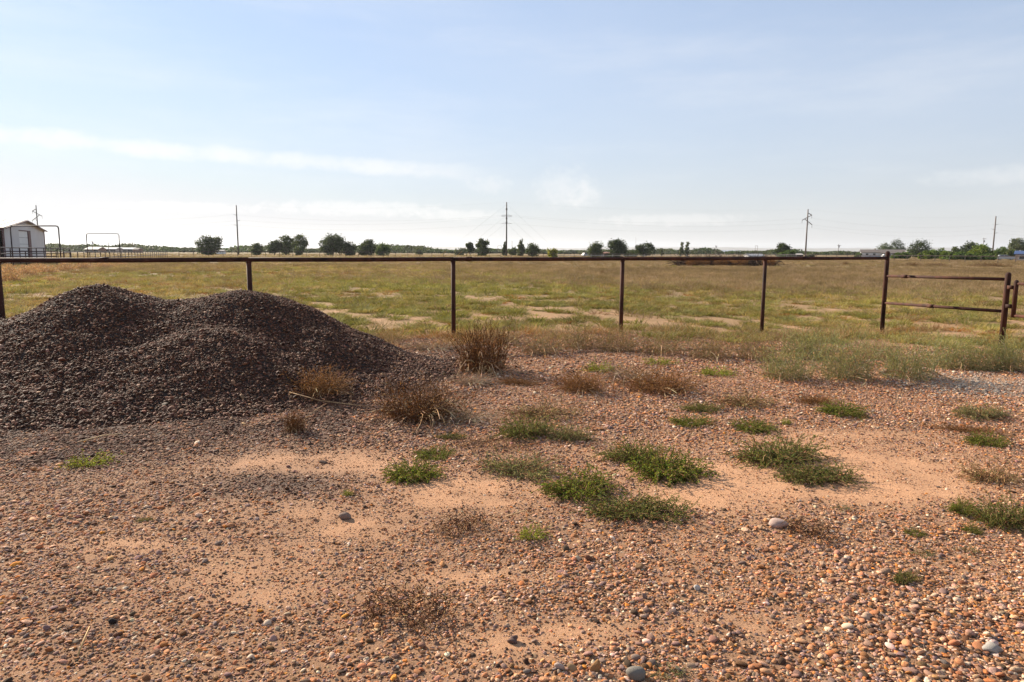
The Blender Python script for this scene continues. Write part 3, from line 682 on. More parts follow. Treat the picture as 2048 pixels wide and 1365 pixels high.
P_('greygreen', 1040, 958, 135, 55, 'green_weed', 'green weed with bare stems, upper left end of the diagonal row of three', 'weed', GG)
P_('bright', 1165, 998, 140, 62, 'green_weed', 'dense bright green weed, middle of the diagonal row of three', 'weed', GG)
P_('green', 1288, 1046, 170, 66, 'green_weed', 'spreading feathery weed, lower right end of the diagonal row of three', 'weed', GG)
P_('green', 1272, 928, 100, 62, 'green_weed', 'upright green weed leaning on a thick leafy mat at its right', 'weed', GG)
P_('bright', 1345, 962, 150, 70, 'green_weed', 'thick dark green mat of weed right of the diagonal row', 'weed', GG)
P_('green', 1575, 935, 165, 68, 'green_weed', 'broad sprawling weed at the left edge of the big sand patch', 'weed', GG)
P_('green', 1650, 972, 130, 52, 'green_weed', 'twiggy green weed trailing down right of the broad sprawling one', 'weed', GG)
P_('yellow', 1066, 1080, 62, 40, 'yellow_weed', 'yellow green weed among gravel below the diagonal row', 'weed', GG)
P_('yellow', 695, 993, 20, 20, 'weed_sprig', 'tiny lone sprig in the gravel above the angular grey rock', 'weed', GG)
P_('yellow', 172, 934, 80, 32, 'yellow_weed', 'sparse yellow green weed on dark gravel at far left', 'weed', GG)
P_('twiggy', 1500, 818, 115, 46, 'green_weed', 'grey green weed with dry twigs behind the broad sprawling weed', 'weed', GG)
P_('green', 1408, 826, 62, 26, 'green_weed', 'low green weed right of the rust coloured dry clumps', 'weed', GG)
P_('bright', 1695, 832, 88, 32, 'green_weed', 'vivid green mat beside orange dry grass, right of centre', 'weed', GG)
P_('bright', 1390, 854, 72, 24, 'green_weed', 'flat bright green weed between twiggy weed and thick mat', 'weed', GG)
P_('bright', 1512, 864, 82, 26, 'green_weed', 'broken row of small green tufts just above the broad sprawling weed', 'weed', GG)
P_('yellow', 1575, 850, 20, 20, 'weed_sprig', 'single small sprig right of the broken row of tufts', 'weed', GG)
P_('greygreen', 1975, 840, 100, 36, 'green_weed', 'straggly weed near the right edge, uppermost of the weeds there', 'weed', GG)
P_('bright', 1988, 893, 72, 36, 'green_weed', 'dense green weed at the right edge above the sand patch', 'weed', GG)
P_('twiggy', 1996, 968, 105, 60, 'green_weed', 'weed with arching pale stalks at the right edge of the sand patch', 'weed', GG)
P_('bright', 1938, 1029, 62, 34, 'green_weed', 'compact bright weed below the sand patch at right', 'weed', GG)
P_('green', 2034, 1060, 110, 78, 'green_weed', 'large feathery weed cut off by the right edge', 'weed', GG)
P_('bright', 1835, 1073, 40, 18, 'green_weed', 'small flat weed left of the two bright ones near the right edge', 'weed', GG)
P_('bright', 1950, 1068, 36, 22, 'green_weed', 'small round weed under the compact bright weed', 'weed', GG)
P_('green', 1820, 1168, 52, 32, 'green_weed', 'lowest green weed in the right hand gravel', 'weed', GG)
P_('palesprig', 1856, 1118, 44, 28, 'pale_weed', 'faint grey green sprig above the lowest green weed', 'weed', GG)
P_('palesprig', 1948, 1110, 44, 26, 'pale_weed', 'faint grey sprig right of the other faint sprig', 'weed', GG)
P_('palesprig', 1346, 1368, 84, 40, 'pale_weed', 'pale grey green weed at the bottom edge right of the large grey rock', 'weed', GG)
P_('palesprig', 1690, 1023, 36, 20, 'pale_weed', 'tiny grey sprig right of the long pale rock', 'weed', GG)
P_('yellow', 1205, 744, 58, 30, 'yellow_weed', 'yellow green weed behind the left rust clump near the fence', 'weed', GG)
P_('yellow', 1325, 731, 62, 20, 'yellow_weed', 'short yellow green weed below the third fence post', 'weed', GG)
P_('yellow', 1440, 752, 72, 24, 'yellow_weed', 'low leafy weed right of the rust clumps toward the fence', 'weed', GG)
P_('green', 905, 880, 48, 16, 'green_weed', 'small green weed at the foot of the large brown weed', 'weed', GG)
P_('green', 285, 1046, 26, 14, 'weed_sprig', 'tiny grey green sprig in the left gravel', 'weed', GG)
DG = 'dried weeds at the foot of the heap and fence'
P_('brown', 962, 750, 130, 100, 'dry_bush', 'tall dark brown dried bush beside the second fence post', 'dry weed', DG)
P_('brown', 832, 848, 185, 92, 'dry_weed', 'broad brown dried weed with bare stalks at right foot of heap', 'dry weed', DG)
P_('rust', 632, 806, 115, 62, 'dry_weed', 'rust brown dried weed growing against the front of the heap', 'dry weed', DG)
P_('rust', 1166, 788, 112, 52, 'dry_weed', 'rounded rust coloured dried weed, left of the rust pair', 'dry weed', DG)
P_('rust', 1328, 792, 160, 60, 'dry_weed', 'wide rust coloured dried weed, right of the rust pair', 'dry weed', DG)
P_('grey', 1262, 765, 120, 46, 'dry_weed', 'grey tangle of bare stalks between the rust pair', 'dry weed', DG)
P_('brown', 584, 868, 52, 48, 'dry_weed', 'thin brown dried weed in the dark gravel below the heap', 'dry weed', DG)
P_('grey', 940, 775, 100, 36, 'dry_weed', 'low grey brown litter of stalks below the tall dark bush', 'dry weed', DG)
P_('twiggy', 1085, 842, 150, 44, 'dry_weed', 'pale twiggy weed behind the soft blue green weed', 'dry weed', DG)
P_('grey', 935, 850, 130, 40, 'dry_weed', 'sparse pale stalks right of the broad brown weed', 'dry weed', DG)
P_('grey', 860, 705, 130, 34, 'dry_weed', 'grey dry grass clump at the end of the heap by the second post', 'dry weed', DG)
P_('rust', 1640, 812, 90, 22, 'dry_weed', 'orange brown flat dry weed left of the vivid green mat', 'dry weed', DG)
P_('rust', 1950, 868, 130, 20, 'dry_weed', 'orange dry litter between the weeds at the right edge', 'dry weed', DG)
P_('rust', 1035, 772, 100, 18, 'dry_weed', 'small rust litter between tall dark bush and rust pair', 'dry weed', DG)
TG = 'mats of dead twigs on the gravel'
P_('deadtwig', 800, 1262, 200, 80, 'dead_twigs', 'large mat of dark dead twigs in the foreground gravel', 'twigs', TG)
P_('deadtwig', 925, 1072, 115, 46, 'dead_twigs', 'mat of dead twigs left of the yellow green weed', 'twigs', TG)
P_('deadtwig', 1632, 1082, 105, 52, 'dead_twigs', 'dead twigs beside the long pale oval rock', 'twigs', TG)
P_('deadtwig', 985, 905, 150, 14, 'dead_twigs', 'dark thin line of twigs left of the diagonal row of weeds', 'twigs', TG)
WG = 'wispy weeds along the fence line'
for kind, px, py, w, h, lab in (
    ('wispybrown', 1085, 712, 120, 50, 'wispy brown weeds right of the tall dark bush under the fence rail'),
    ('wispybrown', 1165, 702, 130, 55, 'olive wispy weeds left of the third fence post'),
    ('wispybrown', 1240, 706, 110, 60, 'olive brown weeds round the foot of the third fence post'),
    ('wispybrown', 1330, 712, 130, 60, 'brown wispy weeds just right of the third fence post'),
    ('wispybrown', 1430, 722, 130, 60, 'brown wispy weeds midway between third and fourth fence posts'),
    ('wispybrown', 1520, 722, 110, 62, 'brown wispy weeds at the foot of the fourth fence post'),
    ('wispy', 1588, 764, 150, 72, 'grey green wispy weed, leftmost of the green row before the corner post'),
    ('wispy', 1625, 722, 150, 66, 'brown weeds behind the leftmost grey green wispy weed'),
    ('wispy', 1712, 766, 160, 96, 'tall grey green wispy weed in front of the corner post'),
    ('wispybrown', 1765, 722, 110, 55, 'brownish weeds hiding the foot of the corner post'),
    ('wispy', 1838, 764, 165, 92, 'broad grey green wispy weed between corner post and gate post'),
    ('wispy', 1925, 742, 140, 74, 'brown wispy weed left of the gate post'),
    ('wispy', 2000, 745, 110, 66, 'wispy weed at the foot of the gate post'),
    ('wispy', 2060, 746, 130, 84, 'wispy weed under the gate at the right edge'),
    ('wispybrown', 760, 690, 110, 34, 'low dry weeds behind the right tail of the heap'),
    ('wispybrown', 1010, 690, 100, 30, 'low brown weeds behind the tall dark bush'),
): plant(kind, px, py, w, h, 'wispy_weed', lab, 'weed', WG, depth=w*0.5)
def stalk(pts, label, col=(176, 140, 98), r=0.0035):
    root_p = ground(*pts[0]); P = [ground(*p) for p in pts]; Q = []
    for i, p in enumerate(P): Q.append(Vector((p.x, p.y, float(heap_z(p.x, p.y))+0.02+0.015*(i % 2)))-root_p)
    m = simple('dry_straw', lin(*col), 0.8, 0, 0.15, 30); o = MB().tube(Q, [r]*(len(Q)-1)+[r*0.5], 5).build('dry_stalk', m, None, True)
    o.location = root_p; return tag(o, label, 'stalk', 'loose dry stalks on the gravel')
stalk([(580, 806), (640, 809), (700, 813), (748, 822)], 'long pale dry stalk lying across the front of the heap', r=0.006)
stalk([(610, 840), (640, 822), (655, 810)], 'short pale stalk forking down from the long one below the heap')
stalk([(162, 888), (205, 880), (245, 872)], 'thin dry stalk on the dark gravel at left', (190, 160, 112), .005)
stalk([(156, 1322), (172, 1290), (180, 1262)], 'bent straw stalk in the gravel at lower left', (196, 160, 104))
stalk([(1012, 1040), (1052, 1032), (1064, 1044)], 'curved pale straw above the yellow green weed', (206, 170, 120))

# ------------------------------------------------------------------ paddock grass
def tuft(seed, n, spread, h, w, lean):
    R = np.random.default_rng(seed); a = R.uniform(0, 6.283, n); r = np.sqrt(R.random(n))*spread; b = np.stack([np.cos(a)*r, np.sin(a)*r, np.zeros(n)], 1)
    d = np.stack([np.cos(a)*lean*R.uniform(0.2, 1.4, n), np.sin(a)*lean*R.uniform(.2, 1.4, n), np.ones(n)], 1)+R.normal(0, 0.25, (n, 3)); d = unit(d); hh = (R.uniform(0.5, 1.1, n)*h)[:, None]
    c = R.uniform(0, 6.283, n); s = np.stack([np.cos(c), np.sin(c), np.zeros(n)], 1)*w
    mid = b+d*hh*0.55; d2 = unit(d+np.stack([np.cos(a), np.sin(a), -0.3*np.ones(n)], 1)*0.45); tip = mid+d2*hh*0.5
    V = np.stack([b-s, b+s, mid+s*0.8, mid-s*0.8, tip], 1).reshape(-1, 3); o = np.arange(n)*5
    me = np_mesh('tuft', V, [np.stack([o, o+1, o+2, o+3], 1), np.stack([o+3, o+2, o+4], 1)]); return me
def build_field():
    def zones(x, y):
        dry = fbm(x*0.05+3, y*0.022, 131, 4); gr = fbm(x*0.16, y*0.09, 151, 4); return dry, gr
    far_dry = lambda x, y: sstep((y-23)/20)*(0.35+0.65*sstep((x+12)/22))
    # green tussocks and yellowing turf
    Ps = []
    for y0, y1, dens in ((10.5, 22, 25), (22, 40, 10), (40, 80, 4.0), (80, 175, 0.9), (175, 330, 0.22)):
        A = 0.80*(y1*y1-y0*y0); n = int(A*dens); y = np.sqrt(rng.uniform(y0*y0, y1*y1, n)); x = rng.uniform(-0.80, 0.80, n)*y; Ps.append(np.stack([x, y], 1))
    P = np.concatenate(Ps); x, y = P.T; bd = beyond(x, y); dry, gr = zones(x, y)
    clump = fbm(x*1.1, y*0.8, 171, 3)
    keep = (bd > np.where(x > 2.5, -1.7, 0.2)+0.9*rng.random(len(x))) & ((clump > 0.435-0.05*sstep((-x-2)/5)+0.06*np.exp(-((y-15)/6)**2)) | (rng.random(len(x)) < np.clip((y-16)/40, 0.12, 0.75)))
    keep &= ~((heap(x, y) > -0.02) & (y < 12.5) & (x < 0))
    x = x[keep]; y = y[keep]; dry, gr = zones(x, y); n = len(x)
    fd = np.clip(far_dry(x, y)+0.9*(dry-0.5), 0, 1)
    u = rng.random(n)
    green = 1.04*np.array([lin(142, 136, 74), lin(126, 124, 62), lin(158, 148, 90), lin(116, 114, 60)]); yel = 0.9*np.array([lin(170, 148, 92), lin(152, 130, 78), lin(182, 160, 108)])
    rust = 0.8*np.array([lin(166, 112, 56), lin(148, 94, 46), lin(176, 124, 72)]); pink = 0.62*np.array([lin(180, 152, 124), lin(164, 142, 104), lin(192, 164, 134), lin(156, 134, 96)])
    col = green[rng.integers(0, 4, n)]
    yk = u < np.clip(0.25+1.8*(0.55-gr)+0.2*sstep((y-20)/20), 0.05, 0.85); col[yk] = yel[rng.integers(0, 3, yk.sum())]
    left = sstep((-x-4)/14)*sstep((y-13)/8)
    rk = rng.random(n) < np.clip(0.10+0.35*left*(0.5+gr)+1.2*(fbm(x*.35, y*.3, 191, 3)-0.58), 0.03, 0.6); col[rk] = rust[rng.integers(0, 3, rk.sum())]
    pk = rng.random(n) < fd; col[pk] = pink[rng.integers(0, 4, pk.sum())]
    col = np.clip(col*rng.normal(1, 0.2, (n, 1)).clip(.5, 1.6)*(0.62+0.76*fbm(x*0.22, y*0.09, 231, 4))[:, None], 0.02, 0.8)
    size = np.exp(rng.normal(-0.05, 0.33, n)).clip(.45, 2.1)*(1+0.012*(y-14).clip(0, 80))
    tus = (rng.random(n) < 0.10) & (y < 45) & ~rk; size = np.where(tus, size.clip(.6, 1.25)*1.05, size.clip(.4, 1.5)); col[tus] = np.array(lin(146, 142, 90))*rng.normal(1, .16, (tus.sum(), 1)).clip(.6, 1.5)
    low = np.where(rk & ~pk, 0.45, 0.75)*np.where(y < 24, 0.8, 1.0)
    S = np.stack([size*1.15, size*1.15, size*low], 1); R = np.stack([rng.normal(0, .08, n), rng.normal(0, .08, n), rng.uniform(0, 6.28, n)], 1)
    src = [tuft(301+k, 60, 0.13, 0.20, 0.0045, 0.75) for k in range(4)]+[tuft(311+k, 45, 0.2, 0.30, 0.004, 0.5) for k in range(3)]
    src += [tuft(331+k, 130, 0.17, 0.21, 0.0042, 0.95) for k in range(2)]
    idx = np.where(tus, 7+rng.integers(0, 2, n), np.where(pk, 4+rng.integers(0, 3, n), rng.integers(0, 4, n)))
    o = scatter('paddock_grass', np.stack([x, y, terrain(x, y)-0.01], 1), R, S, col, idx, src, MAT['grass'])
    tag(o, 'short green, rust and dry pinkish grass covering the paddock behind the fence', 'grass', kind='stuff')
    # dry litter and grass just outside the fence
    n = 4200; t = rng.uniform(-1.5, 5.6, n); off = -np.abs(rng.normal(0, 0.75, n))+0.35; x = -7.5+3.22*t; y = 10+1.155*t; x = x-0.338*off; y = y+0.941*off
    k = (rng.random(n) < sstep((fbm(x*1.2, y*1.2, 211, 3)-0.38)/0.2)) & (heap(x, y) < -0.02) & (x > -2.2); x = x[k]; y = y[k]; n = len(x)
    pal = np.array([lin(172, 140, 108), lin(150, 118, 86), lin(184, 156, 126), lin(150, 100, 58), lin(128, 116, 68)]); col = pal[rng.integers(0, 5, n)]*rng.normal(1, 0.15, (n, 1)).clip(.5, 1.5)
    size = rng.uniform(0.4, 1.0, n); S = np.stack([size*1.1, size*1.1, size*0.6], 1); R = np.stack([rng.normal(0, .35, n), rng.normal(0, .35, n), rng.uniform(0, 6.28, n)], 1)
    o = scatter('dry_grass', np.stack([x, y, terrain(x, y)-0.005], 1), R, S, col, rng.integers(0, 3, n), [tuft(321+k, 34, 0.16, 0.24, 0.003, 0.9) for k in range(3)], MAT['grass'])
    tag(o, 'thin dry tan grass and litter along the foot of the pipe fence', 'grass', kind='stuff')
build_field()

# ------------------------------------------------------------------ trees
def crown_cloud(R, n_clump, w, h, z0, z1, n_leaf, leaf, shape='round', lean=0.0):
    """clumps of leaves through the crown's volume; returns leaf points, outward directions, clump centres"""
    c = []
    while len(c) < n_clump:
        p = R.uniform(-1, 1, 3)
        if shape == 'round':
            ok = p[0]**2+p[1]**2+max(p[2], p[2]*0.8)**2 < 1 and R.random() < 0.35+0.65*np.linalg.norm(p)
        elif shape == 'poplar': ok = p[0]**2+p[1]**2 < (1-0.55*abs(p[2]+0.25))**2
        elif shape == 'dome': p[2] = abs(p[2])*2-1; ok = p[0]**2+p[1]**2+((p[2]+1)/2)**2 < 1
        else: ok = p[0]**2+p[1]**2+p[2]**2 < 1
        if ok: c.append(p)
    c = np.array(c); c[:, 0] *= w/2*0.82; c[:, 1] *= w/2*0.82; c[:, 2] = z0+(c[:, 2]+1)/2*(z1-z0)*0.93; c[:, 0] += lean*(c[:, 2]-z0)
    k = R.integers(0, n_clump, n_leaf); rad = R.uniform(0.55, 1.25, n_clump)*min(w, (z1-z0)*1.4)*0.098
    P = c[k]+R.normal(0, 1, (n_leaf, 3))*rad[k][:, None]*np.array([1, 1, 0.75])*0.75
    return P, unit(P-c[k])+np.array([0, 0, -0.15]), c
TREE_LEAF = {'olive': [lin(84, 96, 62), lin(70, 82, 52), lin(98, 108, 70)], 'green': [lin(86, 106, 56), lin(72, 92, 48), lin(102, 120, 64)], 'lime': [lin(104, 120, 54), lin(90, 108, 46), lin(120, 132, 62)],
             'grey': [lin(104, 112, 86), lin(90, 98, 74), lin(116, 122, 94)], 'dark': [lin(66, 78, 50), lin(56, 66, 44), lin(78, 90, 56)], 'yellow': [lin(150, 148, 62), lin(132, 132, 56)], 'brown': [lin(120, 84, 62), lin(108, 96, 64)]}
def tree(px, topy, wpx, Y, label, seed, tone='olive', shape='round', low=0.12, n_leaf=1500, n_clump=26, lean=0.06, name='tree', cat='tree', group='trees beyond the paddock', leaf=0.28):
    n_leaf = int(n_leaf*2.4); n_clump = int(n_clump*2.0); R = np.random.default_rng(seed); b = on_ground(px, Y); H = at(px, topy, Y).z-b.z; w = wpx*Y/F
    root = thing(name, label, cat, b, 0.0, group); z0 = H*low
    P, D, c = crown_cloud(R, n_clump, w, H, z0, H, n_leaf, leaf, shape, lean); P[:, 2] = np.maximum(P[:, 2], 0.05)
    V, Fq = leaves(P, D+R.normal(0, 0.7, P.shape), R.uniform(0.7, 1.5, len(P))*leaf*1.7, R.uniform(0.6, 1.2, len(P))*leaf*0.62, R)
    col = np.repeat(vary(R, np.array(TREE_LEAF[tone]), len(P), 0.22), 4, 0)
    put(bpy.data.objects.new('crown', np_mesh('crown', V, [Fq], MAT['tree_leaf'], col)), root)
    mb = MB(); r = max(0.05, H*0.025); mid = Vector((lean*H*0.3+R.normal(0, .02*w), R.normal(0, .02*w), H*0.42)); top = Vector((lean*H*0.7, 0, H*0.78))
    mb.tube([(0, 0, -0.2), (R.normal(0, .01*w), 0, H*0.2), mid, top], [r*1.25, r, r*0.7, r*0.2], 7)
    for q in c[R.permutation(len(c))[:min(9, len(c))]]:
        s = Vector((0, 0, H*0.16)).lerp(mid, R.uniform(0.1, 1)); e = Vector(q); mb.tube([s, s.lerp(e, .5)+Vector((0, 0, 0.05*H)), e], [r*0.45, r*0.3, r*0.1], 5)
    mb.build('trunk', MAT['bark'], root, True)
    return root
T = tree
T(417, 470, 48, 240, 'rounded dark tree left of the thin power pole at left', 1, 'dark', lean=0.12, n_leaf=2000)
T(514, 487, 26, 250, 'small pale tree just right of the thin power pole at left', 2, 'olive', low=0.02, n_leaf=800, n_clump=14)
T(549, 477, 28, 250, 'leftmost tree of the clump of three', 3, 'dark', n_leaf=1200)
T(572, 472, 34, 252, 'middle tree of the clump of three', 4, 'olive', n_leaf=1500)
T(600, 469, 30, 248, 'rightmost tree of the clump of three, leaning right with gaps', 5, 'olive', low=0.2, lean=0.15, n_leaf=1000, n_clump=18)
T(597, 492, 16, 244, 'little bush under the rightmost tree of three', 6, 'olive', low=0.0, n_leaf=450, n_clump=9, name='bush', cat='bush')
T(666, 469, 56, 245, 'largest broad tree left of the centre power pole', 7, 'dark', n_leaf=2600, n_clump=36)
T(700, 482, 26, 246, 'smaller tree touching the right side of the largest broad tree', 8, 'dark', low=0.04, n_leaf=1000)
T(733, 480, 34, 245, 'round tree right of the largest broad tree', 9, 'dark', low=0.08, n_leaf=1400)
T(766, 485, 30, 247, 'spiky topped small tree at the end of the left tree row', 10, 'green', low=0.02, n_leaf=1000, lean=.05)
T(838, 496, 16, 330, 'little grey bush by itself left of the yellow guy guards', 11, 'grey', low=0.0, n_leaf=350, n_clump=9, name='bush', cat='bush')
T(920, 496, 26, 300, 'low grey tree behind the yellow guy guards', 12, 'grey', low=0.0, n_leaf=600, n_clump=12)
T(940, 484, 17, 250, 'small round headed tree on a bare trunk left of the centre pole', 13, 'dark', low=0.35, n_leaf=700, n_clump=12)
T(964, 476, 28, 250, 'tall ragged tree left of the centre power pole', 14, 'olive', low=0.02, n_leaf=1500, n_clump=24)
T(1008, 481, 8, 285, 'slender poplar directly behind the centre power pole', 15, 'dark', 'poplar', low=0.02, n_leaf=500, n_clump=14)
T(1041, 478, 15, 265, 'columnar grey green poplar right of the centre power pole', 16, 'grey', 'poplar', low=0.02, n_leaf=1000, n_clump=20)
T(1065, 487, 28, 262, 'wide low tree right of the columnar poplar', 17, 'olive', low=0.02, n_leaf=1000)
T(1026, 495, 24, 300, 'grey green bush between centre pole and columnar poplar', 18, 'olive', low=0.0, n_leaf=600, n_clump=12, name='bush', cat='bush')
T(1103, 497, 22, 215, 'yellow flowering bush in front of the far tree line', 19, 'yellow', low=0.0, n_leaf=450, n_clump=10, name='bush', cat='bush')
T(1190, 485, 34, 255, 'tree with a pointed top left of the thin mast', 20, 'olive', low=0.04, n_leaf=1300)
T(1232, 479, 40, 255, 'dense round tree behind the third fence post', 21, 'dark', low=0.03, n_leaf=2200, n_clump=30)
T(1288, 484, 40, 258, 'open branched tree with sky showing through, right of the third post', 22, 'dark', low=0.15, n_leaf=1100, n_clump=16)
T(1262, 500, 30, 262, 'low bush left of the open branched tree', 23, 'olive', low=0.0, n_leaf=500, n_clump=10, name='bush', cat='bush')
T(1323, 491, 6, 300, 'thin young poplar between the open tree and the poplar pair', 24, 'grey', 'poplar', low=0.15, n_leaf=180, n_clump=8)
T(1362, 483, 7, 285, 'left poplar of the tall thin pair', 25, 'grey', 'poplar', low=0.06, n_leaf=350, n_clump=12)
T(1373, 482, 9, 285, 'right poplar of the tall thin pair', 26, 'grey', 'poplar', low=0.06, n_leaf=450, n_clump=14)
T(1564, 487, 28, 260, 'dark cone shaped tree left of the leaning power pole', 27, 'dark', low=0.1, n_leaf=1300, n_clump=20)
T(1574, 502, 34, 256, 'green bush at the foot of the dark cone shaped tree', 28, 'green', low=0.0, n_leaf=900, n_clump=14, name='bush', cat='bush')
T(1620, 505, 18, 265, 'pale sage bush right of the leaning power pole', 29, 'grey', low=0.0, n_leaf=350, n_clump=8, name='bush', cat='bush')
T(1716, 506, 14, 330, 'small green bush left of the low house', 30, 'green', low=0.0, n_leaf=350, n_clump=8, name='bush', cat='bush')
T(1770, 485, 32, 410, 'grey green tree, left of the pair behind the house', 31, 'olive', low=0.02, n_leaf=1000, leaf=.3)
T(1794, 479, 32, 420, 'taller dark tree, right of the pair behind the house', 32, 'dark', low=0.05, n_leaf=1300, leaf=.3)
T(1838, 480, 42, 300, 'dark windblown tree right of the house', 33, 'dark', low=0.06, n_leaf=1900, n_clump=26, lean=.05, leaf=.25)
T(1800, 504, 40, 230, 'green bushes hiding the right end of the house', 34, 'green', low=0.0, n_leaf=900, n_clump=14, name='bush', cat='bush')
T(1852, 503, 30, 215, 'light green bush below the dark windblown tree', 35, 'lime', low=0.0, n_leaf=800, n_clump=12, name='bush', cat='bush')
T(1878, 497, 38, 240, 'dark green wide bush right of the windblown tree', 36, 'green', low=0.0, n_leaf=1200, n_clump=16, name='bush', cat='bush')
T(1889, 502, 18, 205, 'small bright leafy bush in front of the wide dark bush', 37, 'lime', low=0.0, n_leaf=500, n_clump=10, name='bush', cat='bush')
T(1909, 494, 24, 250, 'round topped tree left of the tall twin tree', 38, 'olive', low=0.0, n_leaf=900)
T(1937, 485, 34, 260, 'tall twin topped tree behind the clipped round bush', 39, 'dark', low=0.05, n_leaf=1300)
T(1960, 489, 46, 220, 'big dense dome shaped bright green bush by the right power pole', 40, 'lime', 'dome', low=0.0, n_leaf=3000, n_clump=50, name='bush', cat='bush')
T(1920, 506, 60, 195, 'low green scrub in front of the dome shaped bush, left part', 41, 'green', low=0.0, n_leaf=1500, n_clump=22, name='bush', cat='bush')
T(1966, 509, 52, 192, 'low green scrub in front of the dome shaped bush, right part', 42, 'green', low=0.0, n_leaf=1300, n_clump=20, name='bush', cat='bush')
T(2001, 493, 24, 240, 'rounded tree right of the right power pole', 43, 'green', low=0.0, n_leaf=1000)
T(2020, 498, 24, 225, 'dark bush behind the silver car', 44, 'olive', low=0.0, n_leaf=800, name='bush', cat='bush')
T(2030, 475, 28, 250, 'tall sparse light green tree at the right edge', 45, 'grey', low=0.25, n_leaf=900, n_clump=20)
T(2048, 483, 22, 255, 'dark tree cut by the right edge above the blue roof', 46, 'dark', low=0.1, n_leaf=1000)
def bare_tree():
    b = on_ground(386, 238); root = thing('bare_tree', 'leafless dead sapling left of the rounded dark tree', 'tree', b, 0, 'trees beyond the paddock'); R = random.Random(5); H = 3.6
    mb = MB(); mb.tube([(0, 0, -.1), (.1, 0, 1.2), (.0, .1, 2.2)], [.08, .06, .05], 6); mb.build('trunk', MAT['bark'], root, True)
    for k in range(6):
        mb = MB(); s = Vector((.05, .05, R.uniform(.9, 2.1))); a = R.uniform(0, 6.28); e = s+Vector((math.cos(a)*R.uniform(.4, 1.1), math.sin(a)*.6, R.uniform(.6, 1.5))); mb.tube([s, s.lerp(e, .5)+Vector((.1, 0, .1)), e], [.05, .04, .015], 5); mb.build('branch', MAT['bark'], root, True)
bare_tree()
# the far wood on the horizon: one mass
def far_wood():
    R = np.random.default_rng(77); Pc = []; n = 3400
    px = R.uniform(-250, 2300, n); Y = R.uniform(520, 1150, n); hgt = 1.7+4.6*vnoise(px/38, Y*0+3, 5)*(0.45+0.75*vnoise(px/190, Y*0, 8)); hgt *= np.where((px > 1090) & (px < 1180) | (px > 1590) & (px < 1720), 0.55, 1.0)*np.where(px < 900, 1.18, .95)
    X = (px-1024)/F*Y; base = np.stack([X, Y, np.zeros(n)], 1); m = 40; k = np.repeat(np.arange(n), m)
    P = base[k]+np.stack([R.normal(0, 1, n*m)*hgt[k]*0.55, R.normal(0, 1, n*m)*hgt[k]*0.4, np.abs(R.uniform(0, 1, n*m))**0.8*hgt[k]], 1); P[:, 2] = np.minimum(P[:, 2], hgt[k]*(1.0-0.12*R.random(n*m)))
    V, Fq = leaves(P, R.normal(size=P.shape), 2.0*(Y[k]/700), 0.85*(Y[k]/700), R); col = np.repeat((0.62*vary(R, np.array(TREE_LEAF['olive']+TREE_LEAF['green']+TREE_LEAF['grey']), n, 0.15))[k], 4, 0)
    o = put(bpy.data.objects.new('far_wood', np_mesh('far_wood', V, [Fq], MAT['tree_leaf'], col))); tag(o, 'low dark line of distant trees along the horizon', 'trees', kind='stuff')
far_wood()
def hills():
    xs = np.linspace(-9000, 9000, 400); y0 = 8200.0; h = 30+70*fbm(xs/1500, xs*0+2, 3, 4)+10*fbm(xs/300, xs*0, 4, 3); h = h*(0.4+0.6*sstep((xs+6000)/7000)*1.0)
    V = np.concatenate([np.stack([xs, xs*0+y0, xs*0-6], 1), np.stack([xs, xs*0+y0+900, h*0.62], 1), np.stack([xs, xs*0+y0+1500, h], 1), np.stack([xs, xs*0+y0+2600, xs*0-6], 1)]); n = len(xs); i = np.arange(n-1)
    Fq = np.concatenate([np.stack([i+r*n, i+1+r*n, i+1+(r+1)*n, i+(r+1)*n], 1) for r in range(3)])
    o = put(bpy.data.objects.new('hills', np_mesh('hills', V, [Fq], simple('hill_scrub', (0.13, 0.11, 0.075), 0.95, 0, 0.25, 0.004), None, True))); tag(o, None, kind='structure')
hills()

# ------------------------------------------------------------------ far paddock fence
def far_fence():
    P0 = Vector((88.3, 159, 0)); step = 3.42; corner = P0-GV*step*21
    root = thing('pipe_fence', 'far rusty pipe fence closing the back of the paddock', 'fence', (corner.x, corner.y, 0))
    def run(A, B, n, r=0.058):
        pts = [A.lerp(B, k/n) for k in range(n+1)]
        for p in pts:
            z = zt(p.x, p.y); mb = MB().tube([Vector((p.x, p.y, z-.1))-corner, Vector((p.x, p.y, z+1.32))-corner], r, 6); mb.build('post', MAT['rust_far'], root)
        for k in range(0, n, 6):
            a, b_ = pts[k], pts[min(k+6, n)]; mb = MB().tube([Vector((a.x, a.y, zt(a.x, a.y)+1.32))-corner, Vector((b_.x, b_.y, zt(b_.x, b_.y)+1.32))-corner], r*1.1, 6); mb.build('rail', MAT['rust_far'], root)
    run(corner, P0+GV*step*14, 35); E = corner-GU*step*46; run(E, corner-GU*step, 45)
    return E
FAR_END = far_fence()
def white_fence():
    root = thing('white_fence', 'pale pipe fence behind the paddock right of the centre power pole', 'fence', (20, 262, 0)); o = Vector((20, 262, 0)); A = Vector((12, 236, 0)); B = Vector((104, 252, 0)); n = 24
    pts = [A.lerp(B, k/n) for k in range(n+1)]
    for p in pts: MB().tube([p-o+Vector((0, 0, zt(p.x, p.y)-.1)), p-o+Vector((0, 0, zt(p.x, p.y)+1.25))], .05, 5).build('post', MAT['white_pipe'], root)
    for k in range(n):
        for h in (1.22, .7): MB().tube([pts[k]-o+Vector((0, 0, zt(pts[k].x, pts[k].y)+h)), pts[k+1]-o+Vector((0, 0, zt(pts[k+1].x, pts[k+1].y)+h))], .06, 5).build('rail', MAT['white_pipe'], root)
white_fence()

